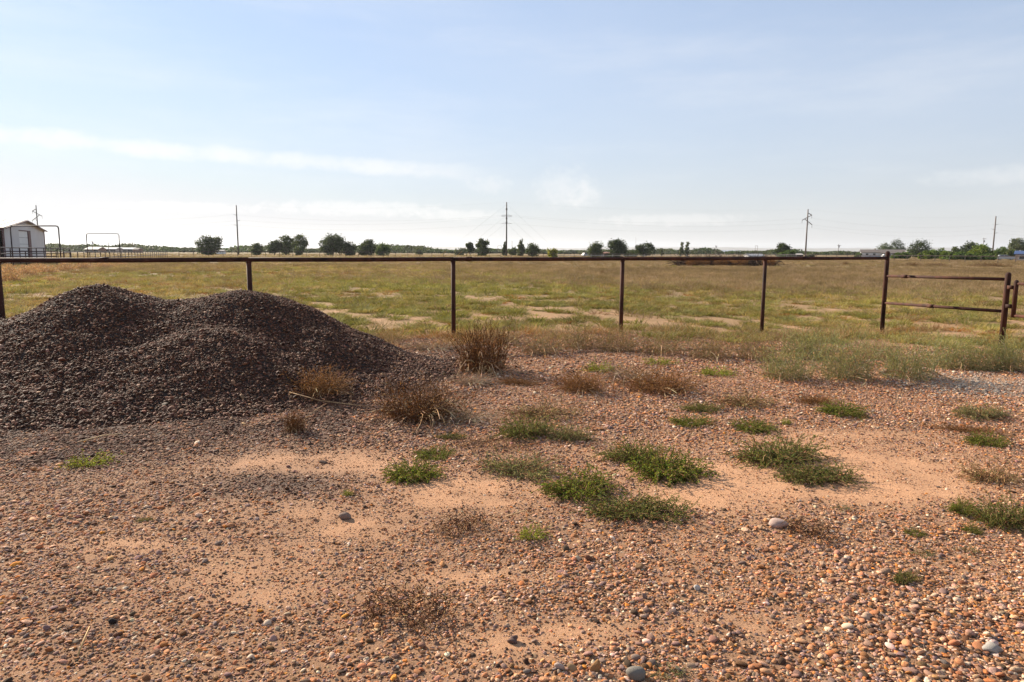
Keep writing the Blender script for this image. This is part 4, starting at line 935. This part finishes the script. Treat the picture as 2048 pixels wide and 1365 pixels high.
# ------------------------------------------------------------------ horse pens, arches and barn at left
A1 = Vector((-39.4, 60, 0)); LN = Vector((-0.353, 0.935, 0))
def pens():
    def pen(origin, A, B, n, heights, label, r=0.04, nm='pen_fence'):
        root = thing(nm, label, 'fence', origin, 0, 'pipe pens beside the barn'); o = Vector(origin); pts = [A.lerp(B, k/n) for k in range(n+1)]
        for p in pts: MB().tube([p-o+Vector((0, 0, -.1)), p-o+Vector((0, 0, heights[0]))], r, 7).build('post', MAT['rust_far'], root)
        for h in heights:
            MB().tube([A-o+Vector((0, 0, h)), B-o+Vector((0, 0, h))], r*1.05, 7).build('rail', MAT['rust_far'], root)
    E = A1+LN*80
    pen(A1+LN*.0, A1+LN*1.0, E, 30, (1.38, .75), 'long pipe pen fence running away past both tall arches')
    W = Vector((-54, 50, 0)); pen(W, W, A1-LN*.3-Vector((.3, 0, 0)), 8, (1.42, 1.0, .55), 'near pipe pen fence with three rails in front of the barn')
    F0 = Vector((-60, 70, 0)); pen(F0, Vector((-46.5, 62.5, 0)), Vector((-57.5, 84, 0))+GU*3.0, 9, (1.75, 1.2, .6), 'taller pen fence along the pale gable wall of the barn', .05)
    for base, w, h, lab in ((A1, 4.25, 3.62, 'nearer tall pipe arch standing in front of the barn'), (A1+LN*28.9, 4.15, 3.62, 'farther tall pipe arch right of the barn')):
        root = thing('pipe_arch', lab, 'arch', base, 0, 'tall pipe gate arches'); d = Vector((-1, 0.02, 0)); r = .055
        MB().tube([(0, 0, -.1), (0, 0, h-.22)], r, 8).build('leg', MAT['rust_far'], root, True); MB().tube([d*w+Vector((0, 0, -.1)), d*w+Vector((0, 0, h-.22))], r, 8).build('leg', MAT['rust_far'], root, True)
        z = Vector((0, 0, 1)); arc = [z*(h-.22), z*(h-.1)+d*.03, z*(h-.03)+d*.1, z*h+d*.22, z*h+d*(w-.22), z*(h-.03)+d*(w-.1), z*(h-.1)+d*(w-.03), z*(h-.22)+d*w]
        MB().tube(arc, r, 8).build('crossbar', MAT['white_pipe'] if 'farther' in lab else MAT['rust_far'], root, True)
pens()
def barn():
    A = Vector((-53.1, 72, 0)); u = Vector((-.338, .941, 0)); v = Vector((-.941, -.338, 0)); W = 14.3; Ln = 26.0; he = 3.85; hp = 4.78; nrm = -v
    root = thing('metal_barn', 'pale metal barn with white roof, maroon trim and an open dark side', 'barn', A); Z = Vector((0, 0, 1)); hd = 3.75
    def at_(t, z, out=0.0): return u*t+Z*z+nrm*out
    def panel(name, poly, mat, th=.06, out=0.0): return MB().prism([at_(t, z, out) for t, z in poly], -nrm*th).build(name, mat, root)
    zr = lambda t: he+(hp-he)*(1-abs(t-W/2)/(W/2))
    panel('gable_wall', [(0, 0), (4.9, 0), (4.9, zr(4.9)), (0, he)], MAT['white_wall']); panel('gable_wall', [(4.9, hd), (8.95, hd), (8.95, zr(8.95)), (W/2, hp), (4.9, zr(4.9))], MAT['white_wall']); panel('gable_wall', [(8.95, 0), (W, 0), (W, he), (8.95, zr(8.95))], MAT['white_wall'])
    for k in range(5): panel('door_panel', [(4.95, k*.73+.02), (8.05, k*.73+.02), (8.05, k*.73+.72), (4.95, k*.73+.72)], MAT['door_white'], .05, -.06)
    panel('door_jamb', [(8.06, 0), (8.95, 0), (8.95, hd), (8.06, hd)], MAT['maroon'], .3, .02); panel('door_head', [(4.9, hd-.1), (8.06, hd-.1), (8.06, hd), (4.9, hd)], MAT['maroon'], .08, .03)
    for t0 in (0, W-.22): panel('corner_trim', [(t0, 0), (t0+.22, 0), (t0+.22, he), (t0, he)], MAT['maroon'], .1, .04)
    for s, nm in ((-1, 'roof_slope'), (1, 'roof_slope')):
        e = W/2+s*(W/2+.08); a = [at_(e, he-.05, .25), at_(W/2, hp+.03, .25), at_(W/2, hp+.03, .25)+v*(Ln+.5), at_(e, he-.05, .25)+v*(Ln+.5)]
        MB().prism(a, Z*.07).build(nm, MAT['white_roof'], root)
        for k in range(27): 
            off = v*(k*1.0-.2)+Z*.075; MB().prism([a[0]+v*.25+off, a[1]+v*.25+off, a[1]+v*.30+off, a[0]+v*.30+off], Z*.05).build('roof_seam', MAT['white_roof'], root)
        MB().prism([at_(e, he-.12, .30), at_(W/2, hp-.04, .30), at_(W/2, hp+.12, .30), at_(e, he+.02, .30)], nrm*.05).build('rake_trim', MAT['maroon'], root)
    for k in range(6):
        p = v*(k*5.1+.08)+u*.1; MB().prism([p-v*.06-u*.06, p+v*.06-u*.06, p+v*.06+u*.06, p-v*.06+u*.06], Z*(he-.1)).build('side_post', MAT['maroon'], root)
    MB().prism([u*-.02+Z*(he-.25), u*-.02+v*Ln+Z*(he-.25), u*-.02+v*Ln+Z*(he-.06), u*-.02+Z*(he-.06)], u*.1).build('eave_beam', MAT['maroon'], root)
    MB().prism([u*W, u*W+v*Ln, u*W+v*Ln+Z*he, u*W+Z*he], -u*.1).build('rear_wall', MAT['white_wall'], root)
    MB().prism([v*Ln, u*W+v*Ln, u*W+v*Ln+Z*he, u*(W/2)+v*Ln+Z*hp, v*Ln+Z*he], -v*.1).build('end_wall', MAT['white_wall'], root)
    for k, sp_ in ((1.1, 1), (7.0, 1), (14.5, 1)):  # added dark sheets that stand in for the shade inside the barn
        MB().prism([v*k+u*.6, v*k+u*(W-.3), v*k+u*(W-.3)+Z*3.6, v*k+u*.6+Z*3.6], v*.1).build('interior_shade_panel', MAT['dark'], root)
barn()

# ------------------------------------------------------------------ power line
LINEY = {80: 300.0, 477: 265.0, 1013: 255.0, 1611: 262.0, 1985: 275.0}
ATT = {}
def pole_base(px, Y): return on_ground(px, Y)
def pole(px, topx, topy, kind, label, mat):
    Y = LINEY[px]; b = on_ground(px, Y); s = Y/F; top = at(topx, topy, Y); H = top.z-b.z; root = thing('power_pole', label, 'power pole', b, 0, 'tall poles of the power line'); mb = MB(); lean = Vector((0, 0, 0))
    mb.tube([(0, 0, -1), (0, 0, H*.5), (0, 0, H)], [.30, .25, .19], 9).build('pole', mat, root, True)
    Hh = lambda py: at(topx, py, Y).z-b.z; dx = lambda q: q*s
    pts = []
    def bar(p, q, r=.14): MB().tube([p, q], r, 6).build('crossarm', mat, root)
    def ins(p, L=1.15):
        MB().tube([p, p-Vector((0, 0, L))], .07, 6).build('insulator', MAT['insulator'], root); return p-Vector((0, 0, L))
    if kind in ('zig', 'zag'):
        m = 1 if kind == 'zig' else -1
        P1 = Vector((0, 0, H*.925)); P2 = Vector((m*dx(8), 0, H*.88)); P3 = Vector((-m*dx(10.5), 0, H*.775)); P4 = Vector((-m*dx(5.5), 0, H*.80)); P5 = Vector((m*dx(9.5), 0, H*.685))
        bar(P1, P2); bar(P2, P3); bar(P4, P5); bar(Vector((0, 0, H*.66)), Vector((m*dx(4.5), 0, H*.735)), .06); pts = [ins(P2), ins(P3), ins(P5)]
    elif kind == 'arm':
        for f, m in ((.805, -1), (.69, 1), (.60, -1)):
            m = m if px == 477 else -m; q = Vector((m*dx(6.5), 0, H*f+.15)); MB().tube([(0, 0, H*f-.1), q], [.11, .06], 6).build('arm', MAT['insulator'], root); pts.append(q)
    else:
        for f in (.765, .745, .615):
            for m in (-1, 1): MB().tube([(0, 0, H*f), (m*dx(10), (m*.3), H*f-.15)], .07, 6).build('insulator', MAT['insulator'], root)
            pts.append(Vector((0, 0, H*f)))
        for f in (.87, .70, .62): MB().tube([(0, 0, H*f-.35), (0, 0, H*f+.35)], .32, 8).build('pole_band', mat, root)
        for k, (f, L, m) in enumerate(((.96, 21, 1), (.76, 17, 1), (.62, 12.5, 1), (.96, -24, -1), (.76, -18, -1), (.62, -15, -1))):
            e = Vector((L, -6 if m < 0 else 4, 0)); t = Vector((0, 0, H*f)); MB().tube([t, e], .018, 4).build('guy_wire', MAT['wire'], root)
            if m < 0: d = (t-e).normalized(); MB().tube([e, e+d*2.6], .075, 6).build('guy_guard', MAT['yellow'], root)
    ATT[px] = [Vector((0, 0, H))+b]+[p+b for p in pts]
pole(80, 79.7, 411, 'zag', 'leaning zigzag armed power pole behind the barn', MAT['pole_dark'])
pole(477, 476.5, 411, 'arm', 'thin power pole with short arms left of the second post', MAT['pole_dark'])
pole(1013, 1013, 405, 'guy', 'dark guyed power pole with yellow guy guards near the centre', MAT['pole_dark'])
pole(1611, 1611, 419, 'zig', 'brown zigzag armed power pole right of centre', MAT['pole'])
pole(1985, 1985.5, 433, 'arm', 'brown power pole with short arms at the right', MAT['pole'])
ATT[-320] = [p+Vector((-118, 45, 0)) for p in ATT[80]]; ATT[2420] = [p+Vector((95, 18, 0)) for p in ATT[1985]]
for c, lab in ((0, 'thin topmost shield wire of the power line'), (1, 'upper conductor wire of the power line'), (2, 'middle conductor wire of the power line'), (3, 'lowest conductor wire of the power line')):
    mb = MB(); keys = sorted(ATT); pts = []
    for a, b_ in zip(keys[:-1], keys[1:]):
        p, q = ATT[a][c], ATT[b_][c]
        for k in range(14): t = k/14; r = p.lerp(q, t); r.z -= (1.6 if c == 0 else 2.3)*4*t*(1-t); pts.append(r)
    pts.append(ATT[keys[-1]][c]); mb.tube(pts, 0.008 if c == 0 else 0.012, 4); o = mb.build('power_wire', MAT['wire']); tag(o, lab, 'wire', 'wires of the power line')
def small_pole(px, topy, Y, label, arm=True, r=.13, mat=None):
    b = on_ground(px, Y); H = at(px, topy, Y).z-b.z; root = thing('utility_pole', label, 'pole', b, 0, 'small far poles on the horizon'); MB().tube([(0, 0, -.5), (0, 0, H)], [r, r*.7], 6).build('pole', mat or MAT['pole'], root)
    if arm: MB().box((0.3, 0, H-.5), (1.8, .15, .15)).build('crossarm', mat or MAT['pole'], root); MB().box((.25, 0, H*.82), (.5, .4, .9)).build('transformer', MAT['insulator'], root)
small_pole(1676, 489, 320, 'small far utility pole left of the low house'); small_pole(1431, 491, 420, 'small utility pole beside the grey roofed barn'); small_pole(1965, 476, 330, 'short utility pole left of the right power pole')
small_pole(1202, 481, 330, 'plain far pole left of the dense round tree', False); small_pole(1271, 475, 480, 'thin mast above the open branched tree', False, .07); small_pole(1024, 482, 350, 'plain pole just right of the centre power pole', False)
small_pole(218, 481, 300, 'plain pole seen through the farther arch', False); small_pole(186, 482, 330, 'small pole at the left leg of the farther arch'); small_pole(463, 485, 330, 'plain thin pole left of the thin power pole', False, .08)
def goal(px0, px1, topy, Y, label):
    a = on_ground(px0, Y); b_ = on_ground(px1, Y); H = at(px0, topy, Y).z-a.z; root = thing('pipe_arch', label, 'arch', a, 0, 'far pipe arches'); d = b_-a
    MB().tube([(0, 0, -.2), (0, 0, H)], .06, 6).build('leg', MAT['pole'], root); MB().tube([d+Vector((0, 0, -.2)), d+Vector((0, 0, H))], .06, 6).build('leg', MAT['pole'], root); MB().tube([Vector((0, 0, H)), d+Vector((0, 0, H))], .06, 6).build('crossbar', MAT['pole'], root)
goal(1510, 1514.5, 492, 300, 'narrow far pipe arch left of the cone shaped tree'); goal(995.5, 1003, 492, 300, 'small far pipe arch left of the centre power pole')

# ------------------------------------------------------------------ far buildings and vehicles
def house(px0, px1, peak, eave, Y, depth, wall, roof, label, name='house', rz=0.0, hip=False, windows=0, open_front=False):
    a = on_ground(px0, Y); b_ = on_ground(px1, Y); w = (b_-a).length; he = at(px0, eave, Y).z-a.z; hp = at(px0, peak, Y).z-a.z; root = thing(name, label, name.replace('_', ' '), a, rz); ov = .35
    wl = MB().box((w/2, depth/2, he/2), (w, depth, he)); wl.prism([(0.01, 0, he), (0.01, depth, he), (0.01, depth/2, hp-.08)], (w-.02, 0, 0)); wl.build('wall', wall, root)
    rf = None
    for y0, y1 in ((-ov, depth/2), (depth+ov, depth/2)):
        z0 = he-ov*(hp-he)/(depth/2); rf = MB().prism([(-ov, y0, z0), (w+ov, y0, z0), (w+ov, y1, hp), (-ov, y1, hp)], (0, 0, .14)).build('roof_slope', roof, root)
    for k in range(windows):
        x = w*(k+.5)/windows; f = MB().box((x, -.02, he*.55), (1.3, .08, 1.1)).build('window', MAT['door_white'], root); MB().box((x, -.08, he*.55), (1.1, .04, .9)).build('pane', MAT['glass'], f)
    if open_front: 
        for k in range(3): MB().box((w*(k+.5)/3, -.03, he*.42), (w/3.6, .06, he*.84)).build('opening', MAT['dark'], root)  # dark panels on a solid wall, painted shade in place of openings
    return root
def right_house():
    a = on_ground(1722, 380); root = thing('house', 'low pale house with brown roof and gable end at the right', 'house', a, math.radians(-24)); w = 21.0; d = 9.0; he = 2.3; hp = 3.7
    MB().box((w/2, d/2, he/2), (w, d, he)).prism([(0.01, 0, he), (0.01, d, he), (0.01, d/2, hp-.06)], (w-.02, 0, 0)).build('wall', MAT['white_wall'], root)
    for y0 in (-.4, d+.4): MB().prism([(-.5, y0, he-.1), (w+.5, y0, he-.1), (w+.5, d/2, hp), (-.5, d/2, hp)], (0, 0, .15)).build('roof_slope', MAT['brown_roof'], root)
    MB().prism([(-.55, -.45, he-.1), (-.55, d/2, hp+.05), (-.55, d/2, hp+.22), (-.55, -.45, he+.07)], (.08, 0, 0)).build('gable_trim', MAT['door_white'], root)
    MB().box((7, 4, hp+.3), (.6, .6, .9)).build('chimney', MAT['tan_wall'], root)
    MB().prism([(w*.45, -2.4, he-.45), (w*.95, -2.4, he-.45), (w*.95, -.41, he-.02), (w*.45, -.41, he-.02)], (0, 0, .12)).build('porch_roof', MAT['brown_roof'], root)
    for x in (.46, .70, .94): MB().box((w*x, -2.3, (he-.45)/2), (.15, .15, he-.45)).build('porch_post', MAT['door_white'], root)
    for x in (3, 6.5, 12, 16.5):
        f = MB().box((x, -.03, 1.25), (1.5, .1, 1.1)).build('window', MAT['door_white'], root); MB().box((x, -.1, 1.25), (1.3, .05, .9)).build('pane', MAT['glass'], f)
right_house()
house(1798, 1816, 501.5, 504, 390, 8, MAT['white_wall'], MAT['white_roof'], 'white roofed shed behind the right end of the low house', 'shed')
house(2031, 2075, 503, 509, 175, 9, MAT['tan_wall'], MAT['blue_roof'], 'tan building with blue roof cut by the right edge', 'building', rz=math.radians(-38), windows=2)
house(1447, 1482, 501, 504.5, 620, 14, MAT['tan_wall'], MAT['grey_roof'], 'far barn with grey metal roof beside a small pole', 'barn')
house(1497, 1528, 509, 511.5, 290, 5, MAT['white_wall'], MAT['grey_roof'], 'long low white trailer right of the brush pile', 'trailer')
house(1584, 1607, 508.2, 510.5, 300, 6, MAT['dark'], MAT['white_roof'], 'low dark shed with white roof left of the zigzag pole', 'shed')
house(1194, 1233, 505, 507.3, 275, 7, MAT['tan_wall'], MAT['rust_roof'], 'low shed with rust brown roof left of the third post', 'shed', open_front=True)
house(170, 196, 494.6, 499, 420, 9, MAT['rust_roof'], MAT['white_roof'], 'shed with bright white roof seen under the farther arch', 'shed', open_front=True)
house(196, 232, 495.5, 498.4, 440, 8, MAT['tan_wall'], MAT['grey_roof'], 'long grey roofed stable right of the bright white shed', 'stable', open_front=True)
house(232, 266, 495.8, 498.6, 450, 8, MAT['tan_wall'], MAT['grey_roof'], 'second grey roofed stable at the right arch leg', 'stable', open_front=True)
house(266, 276, 496.8, 499.5, 430, 6, MAT['rust_roof'], MAT['brown_roof'], 'small brown roofed shed at the end of the stables', 'shed')
house(432, 447, 500.6, 502, 300, 2.5, MAT['door_white'], MAT['white_roof'], 'small white trailer beside the thin power pole at left', 'trailer')
def car(px, Y, rz, paint, label, L=4.4, tall=1.5):
    b = on_ground(px, Y); root = thing('parked_car', label, 'car', b, rz, 'cars parked beyond the paddock'); W = 1.75; h = tall
    MB().prism([(0, -W/2, .35), (L, -W/2, .35), (L, -W/2, .78), (L*.97, -W/2, .92), (L*.74, -W/2, .97), (L*.02, -W/2, .98), (0, -W/2, .8)], (0, W, 0)).build('body', paint, root, bevel=.04)
    cb = MB().add([(L*.05, -W/2+.03, .96), (L*.74, -W/2+.03, .96), (L*.74, W/2-.03, .96), (L*.05, W/2-.03, .96), (L*.12, -W/2+.2, h), (L*.55, -W/2+.2, h), (L*.55, W/2-.2, h), (L*.12, W/2-.2, h)], [(0, 1, 5, 4), (1, 2, 6, 5), (2, 3, 7, 6), (3, 0, 4, 7), (4, 5, 6, 7), (3, 2, 1, 0)]).build('cabin', paint, root, bevel=.03)
    for y0, sgn in ((-1, -1), (1, 1)):
        for x0, x1 in ((.17, .36), (.39, .60)):
            f = lambda x, z: (L*x, sgn*(W/2-.03-(z-.96)/(h-.96)*.17+.012), z)
            MB().prism([f(x0, 1.02), f(x1+.05, 1.02), f(x1, h-.1), f(x0+.01, h-.1)], (0, sgn*.015, 0)).build('window', MAT['glass'], root)
    for x in (L*.18, L*.8):
        for y in (-W/2+.02, W/2-.22):
            wm = MB().tube([(x, y, .33), (x, y+.2, .33)], .33, 14).build('wheel', MAT['tyre'], root); MB().tube([(x, y-.01, .33), (x, y+.21, .33)], .19, 10).build('rim', MAT['car_silver'], wm)
    for y in (-.6, .6): MB().box((L, y, .7), (.06, .35, .15)).build('headlight', MAT['door_white'], root)
car(1994, 200, math.radians(-30), MAT['car_silver'], 'silver car parked below the dark bush at the right'); car(1846, 245, math.radians(10), MAT['car_silver'], 'pale car half hidden behind bushes right of the house'); car(1764, 250, math.radians(-10), MAT['car_white'], 'white car parked in front of the low house')
car(1165, 268, math.radians(25), MAT['car_silver'], 'pale car parked left of the rust roofed shed')

# ------------------------------------------------------------------ brush pile and tumbleweeds in the paddock
def brush_pile():
    root = thing('brush_pile', 'long dark pile of brush and dead branches inside the paddock at right', 'brush pile', on_ground(1450, 96)); R = np.random.default_rng(9); n = 1500
    x = R.uniform(-7, 7, n); y = R.normal(0, .9, n); hh = (0.75+0.55*vnoise(x*.9+20, y*0, 3))*np.exp(-(y/1.6)**2); st = np.stack([x, y, R.uniform(0, 1, n)*hh], 1); a = R.uniform(0, 6.283, n)
    Q = paths(R, n, 4, st, np.stack([np.cos(a), np.sin(a)*.6, R.normal(.15, .35, n)], 1), R.uniform(.5, 1.9, n), .25, .35); A = Q[:, :-1].reshape(-1, 3); B = Q[:, 1:].reshape(-1, 3); V, Fq = rods(A, B, .035, .022)
    put(bpy.data.objects.new('branches', np_mesh('branches', V, [Fq], MAT['twig'], np.repeat(vary(R, np.array([lin(74, 56, 48), lin(58, 46, 42), lin(96, 76, 62)]), len(A)), 6, 0))), root)
    xs = [(-3.6, 1.7), (-1.0, 1.6), (1.4, 1.9), (-5, 1.2), (5.6, 1.5)]
    for x0, s in xs:
        m = 2200; P = unit(R.normal(size=(m, 3)))*R.uniform(.5, 1, (m, 1))*np.array([s*.75, .9, .62])+np.array([x0, -1.5, .5]); P[:, 2] = np.maximum(P[:, 2], .02)
        V, Fq = leaves(P, R.normal(size=(m, 3)), .16, .018, R); put(bpy.data.objects.new('tumbleweed', np_mesh('tumbleweed', V, [Fq], MAT['leaf'], np.repeat(vary(R, np.array([lin(160, 118, 82), lin(140, 100, 70)]), m), 4, 0))), root)
brush_pile()
def tumble_mesh(seed, cols, m=1500):
    R = np.random.default_rng(seed); P = unit(R.normal(size=(m, 3)))*R.uniform(.35, 1, (m, 1)); P[:, 2] = np.abs(P[:, 2])*1.0; V, Fq = leaves(P, R.normal(size=(m, 3))+P, .17, .016, R)
    return np_mesh('tangle', V, [Fq], MAT['leaf'], np.repeat(vary(R, np.array(cols), m, .2), 4, 0))
TM = [tumble_mesh(400+k, [lin(176, 138, 112), lin(158, 120, 96), lin(190, 154, 126)]) for k in range(3)]+[tumble_mesh(410, [lin(120, 92, 70), lin(100, 78, 58)])]
def tumbleweed(px, py, wpx, hpx, label, k=0, group='tumbleweeds piled along the pens'):
    g = ground(px, py); s = g.y/F; o = put(bpy.data.objects.new('tumbleweed', TM[k])); o.location = (g.x, g.y+.3, g.z-.05); o.scale = (wpx*s/2, wpx*s/2.4, hpx*s); o.rotation_euler.z = px; tag(o, label, 'tumbleweed', group)
for i, (px, py, w, h, lab) in enumerate(((12, 566, 60, 34, 'big tan tumbleweed at the left edge, nearest the heap'), (48, 552, 50, 24, 'tan tumbleweed right of the big one at the left edge'), (10, 548, 40, 22, 'tumbleweed behind the big one at the left edge'), (88, 548, 46, 20, 'tan tumbleweed under the left leg of the nearer arch'),
    (128, 543, 50, 20, 'tumbleweed under the right leg of the nearer arch'), (165, 539, 44, 17, 'tumbleweed between the two arches'), (205, 536, 44, 14, 'low tumbleweed below the farther arch'), (238, 532, 36, 11, 'last small tumbleweed right of the farther arch'), (70, 541, 40, 16, 'tumbleweed against the pen fence before the barn door'), (95, 562, 40, 12, 'small flat tumbleweed on the grass before the others'))): tumbleweed(px, py, w, h, lab, i % 3)
for px, py, w, h, lab in ((1693, 531, 14, 9, 'small dark round tumbleweed below the rail left of the corner post'), (1828, 533, 36, 8, 'dark brown grass mound, left of the three right mounds'), (1876, 533, 60, 7, 'flat dark brown mound, middle of the three right mounds'), (1985, 534, 80, 9, 'long dark brown mound near the right edge'), (1205, 549, 18, 9, 'brown round tumbleweed in the paddock left of the third post')): tumbleweed(px, py, w, h, lab, 3, 'dark tumbleweeds in the paddock')

# ------------------------------------------------------------------ the air
def haze():
    m = bpy.data.materials.new('haze_air'); m.use_nodes = True; nt = m.node_tree; nt.nodes.clear(); out = nt.nodes.new('ShaderNodeOutputMaterial'); v = nt.nodes.new('ShaderNodeVolumePrincipled')
    v.inputs['Color'].default_value = (0.86, 0.90, 0.96, 1); v.inputs['Density'].default_value = 0.00007; v.inputs['Anisotropy'].default_value = 0.3; nt.links.new(v.outputs[0], out.inputs['Volume'])
    o = MB().box((0, 0, 75), (25000, 25000, 170)).build('haze', m); tag(o, None, kind='stuff')
haze()
